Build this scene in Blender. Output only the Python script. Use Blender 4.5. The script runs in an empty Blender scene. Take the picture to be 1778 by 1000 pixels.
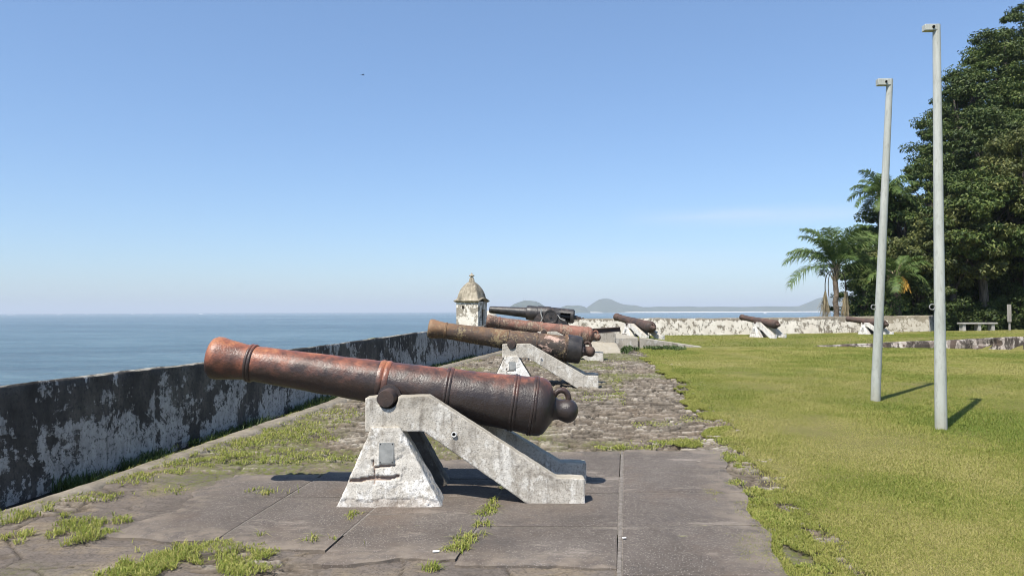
import bpy, bmesh, math, random
import numpy as np
from mathutils import Vector, Matrix, noise as mnoise

R = math.radians
random.seed(7)
rng = np.random.default_rng(11)
scene = bpy.context.scene
col = scene.collection

# ------------------------------------------------------------------ camera
CAMZ = 1.767
FPX = 1320.0
PITCH, ROLL = math.atan(40 / FPX), 0.0035
f_ = Vector((0, math.cos(PITCH), math.sin(PITCH)))
u0 = Vector((0, -math.sin(PITCH), math.cos(PITCH)))
r0 = Vector((1, 0, 0))
r_ = r0 * math.cos(ROLL) - u0 * math.sin(ROLL)
u_ = u0 * math.cos(ROLL) + r0 * math.sin(ROLL)
CAM = Vector((0, 0, CAMZ))
cam = bpy.data.cameras.new('camera')
cam.sensor_width = 36
cam.lens = 36 * FPX / 1778
cam.clip_start = 0.05
cam.clip_end = 90000
co = bpy.data.objects.new('camera', cam)
co.matrix_world = Matrix((
    (r_.x, u_.x, -f_.x, 0), (r_.y, u_.y, -f_.y, 0), (r_.z, u_.z, -f_.z, CAMZ), (0, 0, 0, 1)))
col.objects.link(co)
scene.camera = co


def at(px, py, Y):
    """the point of the world that photo pixel (px, py) shows at world depth Y"""
    d = f_ + r_ * ((px - 889) / FPX) + u_ * ((500 - py) / FPX)
    return CAM + d * (Y / d.y)


# ------------------------------------------------------------------ noise + terrain functions
def _h(ix, iy, s):
    n = (ix.astype(np.int64) * 374761393 + iy.astype(np.int64) * 668265263 + s * 974711) & 0xFFFFFFFF
    n = ((n ^ (n >> 13)) * 1274126177) & 0xFFFFFFFF
    n = ((n ^ (n >> 16)) * 2246822519) & 0xFFFFFFFF
    return ((n ^ (n >> 15)) & 0xFFFFFF) / float(0xFFFFFF)


def vn(x, y, s=0):
    x = np.asarray(x, float); y = np.asarray(y, float)
    ix = np.floor(x); iy = np.floor(y)
    fx = x - ix; fy = y - iy
    fx = fx * fx * (3 - 2 * fx); fy = fy * fy * (3 - 2 * fy)
    a = _h(ix, iy, s); b = _h(ix + 1, iy, s); c = _h(ix, iy + 1, s); d = _h(ix + 1, iy + 1, s)
    return (a * (1 - fx) + b * fx) * (1 - fy) + (c * (1 - fx) + d * fx) * fy


def fbm(x, y, s=0, o=4):
    t = 0; a = .5; k = 0
    for i in range(o):
        t = t + a * vn(np.asarray(x) * 2 ** i + 17.3 * i, np.asarray(y) * 2 ** i + 5.1 * i, s + i)
        k += a; a *= .5
    return t / k


def voro(x, y, s=0):
    """returns F1, F2, random value of the nearest cell"""
    x = np.asarray(x, float); y = np.asarray(y, float)
    ix = np.floor(x); iy = np.floor(y)
    f1 = np.full(x.shape, 9.); f2 = np.full(x.shape, 9.); rv = np.zeros(x.shape)
    for dx in (-1, 0, 1):
        for dy in (-1, 0, 1):
            cx = ix + dx; cy = iy + dy
            d = np.hypot(cx + .1 + .8 * _h(cx, cy, s) - x, cy + .1 + .8 * _h(cx, cy, s + 1) - y)
            near = d < f1
            f2 = np.where(near, f1, np.minimum(f2, d))
            rv = np.where(near, _h(cx, cy, s + 2), rv)
            f1 = np.where(near, d, f1)
    return f1, f2, rv


def sstep(a, b, x):
    t = np.clip((np.asarray(x, float) - a) / (b - a), 0, 1)
    return t * t * (3 - 2 * t)


def base_z(Y):
    Y = np.asarray(Y, float)
    k = .0265 * Y
    w = sstep(11, 19, Y)
    return k * (1 - w) + .42 * w


def step_line(X):                       # where the low retaining walls stand
    X = np.asarray(X, float)
    return np.where(X < 11.2, 27.3, 27.8 - (X - 11.2) * .57)


def step_h(X):
    X = np.asarray(X, float)
    right = np.clip((X - 11.2) / 5.4, 0, 1.3) * .40
    left = np.clip((6.9 - X) / 2.4, 0, 1) * .36
    return right + left


def zg(X, Y):
    X = np.asarray(X, float); Y = np.asarray(Y, float)
    b = base_z(Y)
    d = Y - step_line(X) - .12
    up = sstep(0, .12, d)
    lev = .56 + .012 * np.clip(X - 10, 0, 20)
    t = sstep(0, 9, d)
    top = (b + step_h(X)) * (1 - t) + np.maximum(lev, b) * t
    return np.where(d > 0, b * (1 - up) + top * up, b)


def ground(px, py):
    Y = 10.0
    for i in range(60):
        p = at(px, py, Y)
        z = float(zg(p.x, Y))
        s = (p.z - CAMZ) / Y
        if s >= -1e-4:
            break
        Y += .6 * ((z - CAMZ) / s - Y)
    p = at(px, py, Y)
    return Vector((p.x, p.y, float(zg(p.x, p.y))))


# ------------------------------------------------------------------ object helpers
def tag(o, label=None, cat=None, group=None, kind=None):
    if label: o['label'] = label
    if cat: o['category'] = cat
    if group: o['group'] = group
    if kind: o['kind'] = kind
    return o


def empty(name, loc=(0, 0, 0), rot=(0, 0, 0), label=None, cat=None, group=None):
    o = bpy.data.objects.new(name, None)
    o.empty_display_size = .2
    o.location = loc; o.rotation_euler = rot
    col.objects.link(o)
    return tag(o, label, cat, group)


def link(name, me, mat=None, parent=None):
    o = bpy.data.objects.new(name, me)
    col.objects.link(o)
    if mat is not None:
        me.materials.clear(); me.materials.append(mat)
    if parent is not None:
        o.parent = parent
    return o


class MB:
    """collects faces and links them as one mesh object"""
    def __init__(s):
        s.v = []; s.f = []

    def add(s, vs, fs):
        n = len(s.v)
        s.v += [tuple(v) for v in vs]
        s.f += [tuple(i + n for i in f) for f in fs]
        return s

    def box(s, c, d, rz=0.0, taper=1.0):
        x, y, z = d[0] / 2, d[1] / 2, d[2] / 2
        vs = []
        for sz, k in ((-1, 1), (1, taper)):
            for sx, sy in ((-1, -1), (1, -1), (1, 1), (-1, 1)):
                a, b = sx * x * k, sy * y * k
                vs.append((c[0] + a * math.cos(rz) - b * math.sin(rz), c[1] + a * math.sin(rz) + b * math.cos(rz), c[2] + sz * z))
        return s.add(vs, [(3, 2, 1, 0), (4, 5, 6, 7), (0, 1, 5, 4), (1, 2, 6, 5), (2, 3, 7, 6), (3, 0, 4, 7)])

    def hexa(s, b, t):
        return s.add(list(b) + list(t), [(3, 2, 1, 0), (4, 5, 6, 7), (0, 1, 5, 4), (1, 2, 6, 5), (2, 3, 7, 6), (3, 0, 4, 7)])

    def prism(s, poly, y0, y1):
        """polygon in XZ (counter-clockwise seen from -Y) extruded along Y"""
        n = len(poly)
        vs = [(p[0], y0, p[1]) for p in poly] + [(p[0], y1, p[1]) for p in poly]
        fs = [tuple(range(n)), tuple(range(2 * n - 1, n - 1, -1))]
        for i in range(n):
            j = (i + 1) % n
            fs.append((j, i, i + n, j + n))
        return s.add(vs, fs)

    def lathe(s, prof, seg=64, a0=0, a1=2 * math.pi, origin=(0, 0, 0), axis='X', caps=False):
        full = abs(a1 - a0 - 2 * math.pi) < 1e-6
        m = seg if full else seg + 1
        vs = []
        for t, r in prof:
            for k in range(m):
                a = a0 + (a1 - a0) * k / seg
                c, q = r * math.cos(a), r * math.sin(a)
                if axis == 'X': p = (t, c, q)
                elif axis == 'Y': p = (q, t, c)
                else: p = (c, q, t)
                vs.append((p[0] + origin[0], p[1] + origin[1], p[2] + origin[2]))
        fs = []
        for i in range(len(prof) - 1):
            for k in range(seg):
                k2 = (k + 1) % m if full else k + 1
                fs.append((i * m + k, (i + 1) * m + k, (i + 1) * m + k2, i * m + k2))
        if caps:
            fs.append(tuple(range(m)))
            fs.append(tuple(range((len(prof) - 1) * m + m - 1, (len(prof) - 1) * m - 1, -1)))
        return s.add(vs, fs)

    def tube(s, pts, rad, seg=8, cap=True):
        pts = [Vector(p) for p in pts]
        if not hasattr(rad, '__len__'): rad = [rad] * len(pts)
        n0 = len(s.v)
        prev = None
        for i, p in enumerate(pts):
            t = (pts[min(i + 1, len(pts) - 1)] - pts[max(i - 1, 0)]).normalized()
            if prev is None:
                a = t.cross(Vector((0, 0, 1)))
                if a.length < .05: a = t.cross(Vector((0, 1, 0)))
            else:
                a = prev - t * prev.dot(t)
            a.normalize(); prev = a
            b = t.cross(a)
            for k in range(seg):
                q = 2 * math.pi * k / seg
                s.v.append(tuple(p + (a * math.cos(q) + b * math.sin(q)) * rad[i]))
        for i in range(len(pts) - 1):
            for k in range(seg):
                k2 = (k + 1) % seg
                s.f.append((n0 + i * seg + k, n0 + i * seg + k2, n0 + (i + 1) * seg + k2, n0 + (i + 1) * seg + k))
        if cap:
            s.f.append(tuple(n0 + k for k in range(seg))[::-1])
            s.f.append(tuple(n0 + (len(pts) - 1) * seg + k for k in range(seg)))
        return s

    def mesh(s, name='m', smooth=30, recalc=True):
        me = bpy.data.meshes.new(name)
        me.from_pydata(s.v, [], s.f)
        if recalc:
            bm = bmesh.new(); bm.from_mesh(me)
            bmesh.ops.remove_doubles(bm, verts=bm.verts, dist=1e-6)
            bmesh.ops.recalc_face_normals(bm, faces=bm.faces)
            bm.to_mesh(me); bm.free()
        if smooth:
            me.shade_smooth() if hasattr(me, 'shade_smooth') else None
            me.set_sharp_from_angle(angle=R(smooth))
        return me

    def build(s, name, mat, parent=None, smooth=30, bevel=0):
        o = link(name, s.mesh(name, smooth), mat, parent)
        if bevel:
            b = o.modifiers.new('bevel', 'BEVEL'); b.width = bevel; b.segments = 2; b.limit_method = 'ANGLE'; b.angle_limit = R(40)
        return o


def np_mesh(name, V, F, smooth=False):
    """V (n,3), F (m,k) with k 3 or 4"""
    me = bpy.data.meshes.new(name)
    V = np.asarray(V, np.float32); F = np.asarray(F, np.int32)
    k = F.shape[1]
    me.vertices.add(len(V)); me.vertices.foreach_set('co', V.ravel())
    me.loops.add(F.size); me.loops.foreach_set('vertex_index', F.ravel())
    me.polygons.add(len(F))
    me.polygons.foreach_set('loop_start', np.arange(0, F.size, k, dtype=np.int32))
    me.polygons.foreach_set('use_smooth', np.full(len(F), smooth, dtype=bool))
    me.update(calc_edges=True)
    return me


def attr(me, name, val):
    a = me.attributes.new(name, 'FLOAT', 'POINT')
    a.data.foreach_set('value', np.asarray(val, np.float32).ravel())


def grid_faces(nr, nc):
    i = np.arange(nr - 1)[:, None] * nc + np.arange(nc - 1)[None, :]
    return np.stack([i, i + 1, i + nc + 1, i + nc], -1).reshape(-1, 4)


def voxelise(o, size, strength=0.0, scale=.12, seed=0, extra=None):
    """worn, slightly lumpy version of a solid mesh"""
    md = o.modifiers.new('remesh', 'REMESH'); md.mode = 'VOXEL'; md.voxel_size = size
    dg = bpy.context.evaluated_depsgraph_get(); dg.update()
    me = bpy.data.meshes.new_from_object(o.evaluated_get(dg))
    o.modifiers.clear()
    mats = list(o.data.materials)
    o.data = me
    me.materials.clear()
    for m in mats: me.materials.append(m)
    for it in range(2):                      # a touch of smoothing
        pass
    n = len(me.vertices)
    co_ = np.zeros(n * 3, np.float32); me.vertices.foreach_get('co', co_); co_ = co_.reshape(-1, 3)
    no_ = np.zeros(n * 3, np.float32); me.vertices.foreach_get('normal', no_) if hasattr(me.vertices[0], 'normal') else None
    no_ = no_.reshape(-1, 3)
    d = np.zeros(n)
    if strength:
        for i in range(n):
            p = Vector(co_[i]) / scale + Vector((seed * 7.1, 0, 0))
            d[i] = strength * (mnoise.noise(p) + .5 * mnoise.noise(p * 2.3) + .35 * mnoise.noise(p * 5.1))
    if extra is not None:
        e, m = extra(co_, no_)
        d = d + e
        attr(me, 'crack', m)
    co_ = co_ + no_ * d[:, None]
    me.vertices.foreach_set('co', co_.astype(np.float32).ravel())
    me.polygons.foreach_set('use_smooth', np.ones(len(me.polygons), dtype=bool))
    me.update()
    return o


def kids(o):
    return list(o.children)


def copy_tree(o, parent=None, own_mesh=False):
    c = o.copy(); col.objects.link(c)
    if own_mesh and c.type == 'MESH': c.data = o.data.copy()
    if parent is not None:
        c.parent = parent
    for ch in kids(o):
        copy_tree(ch, c, own_mesh)
    return c


def each(o):
    yield o
    for ch in kids(o):
        yield from each(ch)


# ------------------------------------------------------------------ material helpers
class Mat:
    def __init__(s, name, rough=.9, spec=.3):
        s.m = bpy.data.materials.new(name); s.m.use_nodes = True
        s.nt = s.m.node_tree
        s.b = s.nt.nodes['Principled BSDF']
        s.b.inputs['Roughness'].default_value = rough
        s.b.inputs['Specular IOR Level'].default_value = spec
        s.tc = s.nt.nodes.new('ShaderNodeTexCoord')
        s.co = s.tc.outputs['Object']

    def n(s, t, **k):
        x = s.nt.nodes.new(t)
        for a, v in k.items(): setattr(x, a, v)
        return x

    def lk(s, a, b):
        s.nt.links.new(a, b)

    def put(s, sock, v):
        if hasattr(v, 'is_output') or isinstance(v, bpy.types.NodeSocket): s.lk(v, sock)
        else: sock.default_value = v

    def scaled(s, sc, loc=(0, 0, 0), src=None):
        m = s.n('ShaderNodeMapping')
        s.lk(src or s.co, m.inputs[0]); m.inputs['Scale'].default_value = sc; m.inputs['Location'].default_value = loc
        return m.outputs[0]

    def noise(s, scale, detail=4, rough=.55, vec=None, dist=0.0):
        t = s.n('ShaderNodeTexNoise')
        s.lk(vec or s.co, t.inputs['Vector'])
        t.inputs['Scale'].default_value = scale; t.inputs['Detail'].default_value = detail
        t.inputs['Roughness'].default_value = rough; t.inputs['Distortion'].default_value = dist
        return t.outputs['Fac']

    def voro(s, scale, vec=None, feature='F1', out='Distance'):
        t = s.n('ShaderNodeTexVoronoi'); t.feature = feature
        s.lk(vec or s.co, t.inputs['Vector']); t.inputs['Scale'].default_value = scale
        return t.outputs[out]

    def math(s, op, a, b=0.0, clamp=False):
        m = s.n('ShaderNodeMath', operation=op, use_clamp=clamp)
        s.put(m.inputs[0], a); s.put(m.inputs[1], b)
        return m.outputs[0]

    def rng(s, v, a, b, c=0.0, d=1.0):
        m = s.n('ShaderNodeMapRange'); m.clamp = True
        s.put(m.inputs[0], v)
        for i, x in enumerate((a, b, c, d)): m.inputs[i + 1].default_value = x
        return m.outputs[0]

    def ramp(s, v, stops):
        r = s.n('ShaderNodeValToRGB'); e = r.color_ramp.elements
        while len(e) < len(stops): e.new(.5)
        for i, (p, c) in enumerate(stops):
            e[i].position = p; e[i].color = (*c, 1)
        s.put(r.inputs[0], v)
        return r.outputs[0]

    def mix(s, f, a, b, mode='MIX'):
        m = s.n('ShaderNodeMix', data_type='RGBA', blend_type=mode)
        s.put(m.inputs[0], f)
        s.put(m.inputs[6], a if not isinstance(a, tuple) else (*a, 1))
        s.put(m.inputs[7], b if not isinstance(b, tuple) else (*b, 1))
        return m.outputs[2]

    def attr(s, name, typ='GEOMETRY'):
        a = s.n('ShaderNodeAttribute'); a.attribute_name = name; a.attribute_type = typ
        return a.outputs['Fac']

    def sep(s, src=None):
        x = s.n('ShaderNodeSeparateXYZ'); s.lk(src or s.co, x.inputs[0])
        return x.outputs

    def bump(s, h, strength=.5, dist=.02):
        b = s.n('ShaderNodeBump'); b.inputs['Strength'].default_value = strength; b.inputs['Distance'].default_value = dist
        s.lk(h, b.inputs['Height']); s.lk(b.outputs[0], s.b.inputs['Normal'])
        return b

    def col(s, c):
        s.put(s.b.inputs['Base Color'], c if not isinstance(c, tuple) else (*c, 1))
        return s

    def rough(s, v):
        s.put(s.b.inputs['Roughness'], v); return s

    def metal(s, v):
        s.put(s.b.inputs['Metallic'], v); return s

    def rnd_co(s):
        """object coordinates, shifted per object so copies do not repeat"""
        oi = s.n('ShaderNodeObjectInfo')
        mm = s.math('MULTIPLY', oi.outputs['Random'], 37.0)
        va = s.n('ShaderNodeVectorMath', operation='ADD')
        s.lk(s.co, va.inputs[0]); s.lk(mm, va.inputs[1])
        return va.outputs[0]


def iron(name, stops, top=.35, orange=0.0, rough=(.32, .6), patch=None, lichen=None, bumpk=.45):
    """weathered cast iron; stops from tar-dark to worn red"""
    m = Mat(name, spec=.5)
    v = m.rnd_co()
    n1 = m.noise(2.6, 6, .6, v, .3); n2 = m.noise(11, 5, .65, v); n3 = m.noise(55, 4, .6, v)
    geo = m.n('ShaderNodeVectorMath', operation='MULTIPLY')
    x, y, z = m.sep()
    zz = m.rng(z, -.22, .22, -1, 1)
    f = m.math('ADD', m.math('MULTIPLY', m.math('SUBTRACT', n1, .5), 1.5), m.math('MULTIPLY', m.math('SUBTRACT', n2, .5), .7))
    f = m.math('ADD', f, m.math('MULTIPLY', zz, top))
    if orange:
        f = m.math('ADD', f, m.rng(x, -1.7, -.9, orange, 0))
        f = m.math('SUBTRACT', f, m.rng(x, -.5, .8, 0, .30))
    f = m.math('ADD', f, .45)
    c = m.ramp(f, stops)
    if lichen:
        lm = m.rng(m.math('ADD', m.noise(26, 5, .7, v), m.math('MULTIPLY', m.noise(3.1, 3, .5, v), .6)), lichen[1], lichen[1] + .07)
        c = m.mix(lm, c, lichen[0])
    if patch:
        pm = m.rng(m.math('ADD', m.noise(3.4, 6, .72, m.scaled((1, 1.6, 2.2), (3.7, 0, 1), v)), m.math('MULTIPLY', m.rng(x, patch[2] - .5, patch[2]), .12)), patch[1], patch[1] + .025)
        c = m.mix(pm, c, patch[0])
    c = m.mix(m.rng(n3, .35, .7, .0, .45), c, (.03, .022, .018))
    m.col(c)
    m.rough(m.rng(n2, .3, .7, rough[0], rough[1]))
    h = m.math('ADD', m.math('MULTIPLY', n3, .6), m.math('ADD', m.math('MULTIPLY', n2, .35), m.math('MULTIPLY', m.noise(130, 2, .5, v), .25)))
    m.bump(h, bumpk, .018)
    return m.m


def concrete(name, light=(.52, .48, .415), dark=(.25, .22, .18), white=(.70, .67, .61), wamt=.51, streak=True):
    m = Mat(name, .92, .2)
    v = m.rnd_co()
    n1 = m.noise(3.2, 6, .6, v); n2 = m.noise(17, 5, .7, v); n3 = m.noise(90, 3, .6, v)
    c = m.ramp(m.math('ADD', m.math('MULTIPLY', n1, .6), m.math('MULTIPLY', n2, .4)), [(.36, dark), (.5, light), (.62, light)])
    c = m.mix(m.rng(m.noise(4.5, 7, .7, m.scaled((1, 1, .7), (5, 2, 0), v)), wamt, wamt + .06, 0, .85), c, white)
    if streak:
        st = m.noise(14, 4, .6, m.scaled((1, 1, .12), (0, 0, 0), v))
        c = m.mix(m.rng(st, .55, .70, 0, .6), c, (.15, .125, .10))
    c = m.mix(m.rng(n3, .5, .7, 0, .6), c, (.15, .13, .105))
    c = m.mix(m.rng(m.noise(38, 5, .75, v), .56, .66, 0, .7), c, (.12, .10, .08))
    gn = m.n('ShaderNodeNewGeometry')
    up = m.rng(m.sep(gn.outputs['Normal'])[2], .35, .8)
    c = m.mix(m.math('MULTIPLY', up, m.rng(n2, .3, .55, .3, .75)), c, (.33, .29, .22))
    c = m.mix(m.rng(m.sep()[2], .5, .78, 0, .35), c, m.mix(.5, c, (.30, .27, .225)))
    cr = m.attr('crack')
    c = m.mix(m.math('MULTIPLY', cr, .8), c, (.17, .09, .06))
    m.col(c)
    m.bump(m.math('ADD', m.math('MULTIPLY', n2, .7), m.math('MULTIPLY', n3, .5)), .55, .012)
    return m.m


M = {}
DK, BR, RD = (.034, .025, .023), (.075, .042, .03), (.235, .085, .05)
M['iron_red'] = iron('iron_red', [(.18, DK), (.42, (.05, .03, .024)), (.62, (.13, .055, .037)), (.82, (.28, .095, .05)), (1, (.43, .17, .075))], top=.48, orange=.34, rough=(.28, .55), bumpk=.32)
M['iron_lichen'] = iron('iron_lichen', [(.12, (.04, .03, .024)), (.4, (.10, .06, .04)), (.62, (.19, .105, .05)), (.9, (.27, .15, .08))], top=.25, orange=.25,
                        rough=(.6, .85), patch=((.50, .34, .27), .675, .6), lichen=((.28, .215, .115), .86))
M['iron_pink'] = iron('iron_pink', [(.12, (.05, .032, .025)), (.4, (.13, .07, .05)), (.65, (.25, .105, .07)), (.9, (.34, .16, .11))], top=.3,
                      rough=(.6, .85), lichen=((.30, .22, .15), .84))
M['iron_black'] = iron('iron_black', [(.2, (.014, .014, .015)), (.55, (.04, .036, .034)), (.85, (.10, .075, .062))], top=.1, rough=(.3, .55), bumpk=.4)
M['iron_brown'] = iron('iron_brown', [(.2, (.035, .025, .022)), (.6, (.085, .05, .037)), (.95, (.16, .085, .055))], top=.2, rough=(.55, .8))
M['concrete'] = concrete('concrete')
M['whitewash'] = concrete('whitewash', (.62, .59, .54), (.36, .33, .29), (.78, .76, .73), .44)
M['pier_lime'] = concrete('pier_limewash', (.58, .545, .485), (.27, .24, .20), (.80, .78, .735), .47, streak=False)
M['pier_dark'] = concrete('dark_concrete', (.13, .12, .11), (.035, .032, .03), (.24, .23, .215), .60)  # near-black mottled concrete, used on the far pier
M['grey_block'] = concrete('grey_block', (.36, .33, .28), (.2, .18, .15), (.48, .46, .42), .52)

m = Mat('plate_metal', .5, .5); m.col(m.ramp(m.noise(20, 4), [(.3, (.25, .25, .235)), (.7, (.38, .375, .35))])); m.metal(.35); M['plate'] = m.m
m = Mat('dark_void', .9, .1); m.col((.012, .011, .01)); M['void'] = m.m
m = Mat('white_pipe', .6); m.col((.7, .7, .68)); M['pipe'] = m.m

# parapet in the shade: dark lichen over pale peeling limewash
m = Mat('parapet_plaster', .95, .15)
x, y, z = m.sep()
vv = m.scaled((1, 1, .55))
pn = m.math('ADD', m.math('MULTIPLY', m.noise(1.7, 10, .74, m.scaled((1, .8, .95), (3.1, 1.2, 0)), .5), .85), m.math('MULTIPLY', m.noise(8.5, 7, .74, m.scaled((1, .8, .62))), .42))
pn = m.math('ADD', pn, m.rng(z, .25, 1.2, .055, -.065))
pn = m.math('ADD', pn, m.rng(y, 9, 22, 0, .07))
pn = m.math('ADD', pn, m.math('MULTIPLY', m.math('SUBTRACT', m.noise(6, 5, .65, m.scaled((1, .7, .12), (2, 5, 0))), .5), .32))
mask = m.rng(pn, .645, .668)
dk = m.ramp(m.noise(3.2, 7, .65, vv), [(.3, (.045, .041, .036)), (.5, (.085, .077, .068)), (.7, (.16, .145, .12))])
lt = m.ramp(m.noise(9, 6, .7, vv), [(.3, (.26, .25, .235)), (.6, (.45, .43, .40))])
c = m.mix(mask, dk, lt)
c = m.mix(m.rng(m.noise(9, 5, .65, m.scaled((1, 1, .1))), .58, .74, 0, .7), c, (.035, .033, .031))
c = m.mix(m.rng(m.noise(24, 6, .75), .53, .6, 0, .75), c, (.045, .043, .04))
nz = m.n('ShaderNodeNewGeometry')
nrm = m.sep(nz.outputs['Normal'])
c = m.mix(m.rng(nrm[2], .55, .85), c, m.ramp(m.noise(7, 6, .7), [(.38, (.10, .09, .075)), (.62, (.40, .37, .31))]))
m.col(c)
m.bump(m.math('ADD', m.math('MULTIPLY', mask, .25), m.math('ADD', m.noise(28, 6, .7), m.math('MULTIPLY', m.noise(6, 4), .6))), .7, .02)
M['parapet'] = m.m

# sunlit far parapet: cream limewash, grey where it has flaked
m = Mat('limewash', .95, .15)
x, y, z = m.sep()
pn = m.math('ADD', m.math('MULTIPLY', m.noise(2.6, 9, .74, m.scaled((1, 1, .9), (4, 0, 1))), .7), m.math('MULTIPLY', m.noise(9, 6, .74, m.scaled((1, 1, .6))), .45))
pn = m.math('ADD', pn, m.rng(z, 1.22, 1.42, 0, .16))
fl = m.rng(pn, .60, .63)
cr = m.ramp(m.noise(2.2, 5), [(.3, (.60, .545, .465)), (.6, (.72, .67, .595))])
gy = m.ramp(m.noise(12, 5, .7), [(.3, (.14, .12, .095)), (.7, (.33, .29, .23))])
c = m.mix(fl, cr, gy)
c = m.mix(m.rng(x, 15.8, 19.2, 0, .42), c, (.36, .30, .20))
m.col(c)
m.bump(m.math('ADD', m.math('MULTIPLY', fl, -.5), m.noise(18, 5, .7)), .6, .025)
M['limewash'] = m.m

# turret plaster
m = Mat('turret_plaster', .95, .15)
pn = m.noise(1.9, 8, .68, m.scaled((1, 1, .75), (2, 7, .4)), .4)
fl = m.rng(m.math('ADD', m.math('MULTIPLY', pn, .8), m.math('MULTIPLY', m.noise(9, 5, .7), .3)), .54, .57)
c = m.mix(fl, m.ramp(m.noise(6, 5), [(.3, (.62, .57, .49)), (.7, (.76, .72, .65))]), m.ramp(m.noise(12, 5, .7), [(.3, (.19, .17, .14)), (.7, (.40, .36, .29))]))
m.col(c); m.bump(m.noise(16, 6, .7), .7, .03); M['turret'] = m.m
m = Mat('turret_roof_lime', .95, .15)
c = m.ramp(m.math('ADD', m.math('MULTIPLY', m.noise(3, 7, .7, m.scaled((1, 1, .5))), .7), m.math('MULTIPLY', m.noise(14, 5, .7, m.scaled((1, 1, .4))), .35)),
           [(.40, (.10, .088, .068)), (.52, (.27, .235, .175)), (.64, (.52, .46, .36))])
m.col(c); m.bump(m.noise(16, 6, .7), .8, .03); M['turret_roof'] = m.m

# ground
m = Mat('rough_stone', .95, .2)
cell, gap, moss = m.attr('cell'), m.attr('gap'), m.attr('moss')
n2 = m.noise(30, 5, .7); n1 = m.noise(1.3, 5)
c = m.ramp(m.math('ADD', m.math('MULTIPLY', cell, .6), m.math('MULTIPLY', n2, .4)),
           [(.2, (.045, .037, .028)), (.42, (.115, .096, .074)), (.6, (.195, .165, .13)), (.8, (.42, .38, .315))])
c = m.mix(m.rng(n1, .45, .7, 0, .4), c, (.17, .12, .08))
fl = m.attr('flat')
fc = m.ramp(m.noise(1.7, 8, .7, None, .5), [(.3, (.095, .08, .068)), (.5, (.145, .122, .105)), (.62, (.20, .16, .115)), (.74, (.36, .31, .25))])
fc = m.mix(m.rng(m.noise(48, 4, .75), .48, .66, 0, .7), fc, (.05, .042, .036))
c = m.mix(m.math('MULTIPLY', fl, .92), c, fc)
c = m.mix(m.math('MULTIPLY', gap, .9), c, (.022, .018, .013))
c = m.mix(m.math('MULTIPLY', moss, m.rng(m.noise(22, 4, .7), .4, .6)), c, (.115, .125, .035))
m.col(c); m.bump(m.math('ADD', n2, m.math('MULTIPLY', m.noise(110, 3), .4)), .8, .012); M['stone'] = m.m

m = Mat('paving_concrete', .93, .25)
n1 = m.noise(1.6, 8, .68, None, .4); n2 = m.noise(48, 4, .75); n3 = m.noise(160, 2, .6)
c = m.ramp(n1, [(.3, (.092, .076, .063)), (.55, (.128, .108, .092)), (.75, (.17, .147, .126))])
c = m.mix(m.rng(n2, .48, .66, 0, .75), c, (.045, .04, .037))
c = m.mix(m.rng(m.voro(62), .0, .30, 1, 0), c, (.42, .38, .34))
c = m.mix(m.rng(m.noise(3.4, 7, .72, m.scaled((.5, 1.4, 1))), .56, .68, 0, .7), c, (.28, .24, .20))
c = m.mix(m.rng(m.noise(.9, 6, .7, m.scaled((1, 1, 1), (4, 2, 0))), .5, .68, 0, .55), c, (.135, .10, .075))
c = m.mix(m.rng(m.noise(1.3, 6, .75, m.scaled((1, 1, 1), (9, 7, 0))), .56, .66, 0, .6), c, (.06, .054, .05))
edge = m.attr('edge')
c = m.mix(m.math('MULTIPLY', edge, m.rng(m.noise(6, 5, .7), .4, .6)), c, (.20, .165, .13))
m.col(c); m.bump(m.math('ADD', n2, m.math('MULTIPLY', n3, .6)), .5, .006); M['slab'] = m.m

m = Mat('mortar', .95, .2); m.col(m.ramp(m.noise(30, 5, .7), [(.35, (.11, .095, .08)), (.6, (.22, .195, .17))])); m.bump(m.noise(90, 3), .6, .01); M['mortar'] = m.m

m = Mat('turf_soil', .97, .1)
n1 = m.noise(.55, 6, .6); n2 = m.noise(5, 6, .65); n3 = m.noise(45, 4, .7)
c = m.ramp(m.math('ADD', m.math('MULTIPLY', n1, .7), m.math('MULTIPLY', n2, .3)), [(.35, (.15, .165, .042)), (.5, (.20, .19, .06)), (.65, (.25, .21, .09))])
c = m.mix(m.rng(n3, .45, .7, 0, .5), c, (.09, .085, .035))
m.col(c); m.bump(m.math('ADD', n3, n2), .9, .04); M['turf'] = m.m

m = Mat('gutter_dirt', .97, .1); m.col(m.ramp(m.noise(12, 6, .7), [(.35, (.018, .016, .013)), (.65, (.06, .055, .045))])); m.bump(m.noise(30, 5, .7), 1, .03); M['dirt'] = m.m
m = Mat('leaf_litter', .97, .1); m.col(m.ramp(m.noise(7, 7, .75), [(.35, (.02, .022, .012)), (.55, (.045, .04, .022)), (.7, (.09, .07, .04))])); m.bump(m.noise(16, 6, .75), 1, .15); M['litter'] = m.m
m = Mat('curb_stone', .95, .15); m.col(m.ramp(m.noise(6, 6, .7), [(.35, (.16, .14, .11)), (.65, (.29, .255, .205))])); m.bump(m.noise(30, 5, .7), .8, .02); M['curb'] = m.m

m = Mat('masonry', .95, .15)
vv = m.scaled((3.2, 3.2, 1.2))
f1 = m.voro(1.6, vv); cc = m.voro(1.6, vv, out='Color')
c = m.mix(m.rng(m.sep(cc)[0], .2, .8), (.10, .075, .06), (.38, .33, .29))
c = m.mix(m.rng(m.noise(4, 7, .75, m.scaled((1, 1, .25))), .46, .52, 0, .9), c, (.04, .033, .028))
c = m.mix(m.rng(m.noise(3, 6, .7, m.scaled((1.4, 1, .5), (4, 0, 0))), .55, .62, 0, .8), c, (.48, .44, .39))
m.col(c); m.bump(m.math('ADD', f1, m.noise(25, 5, .7)), 1, .04); M['masonry'] = m.m

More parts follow.
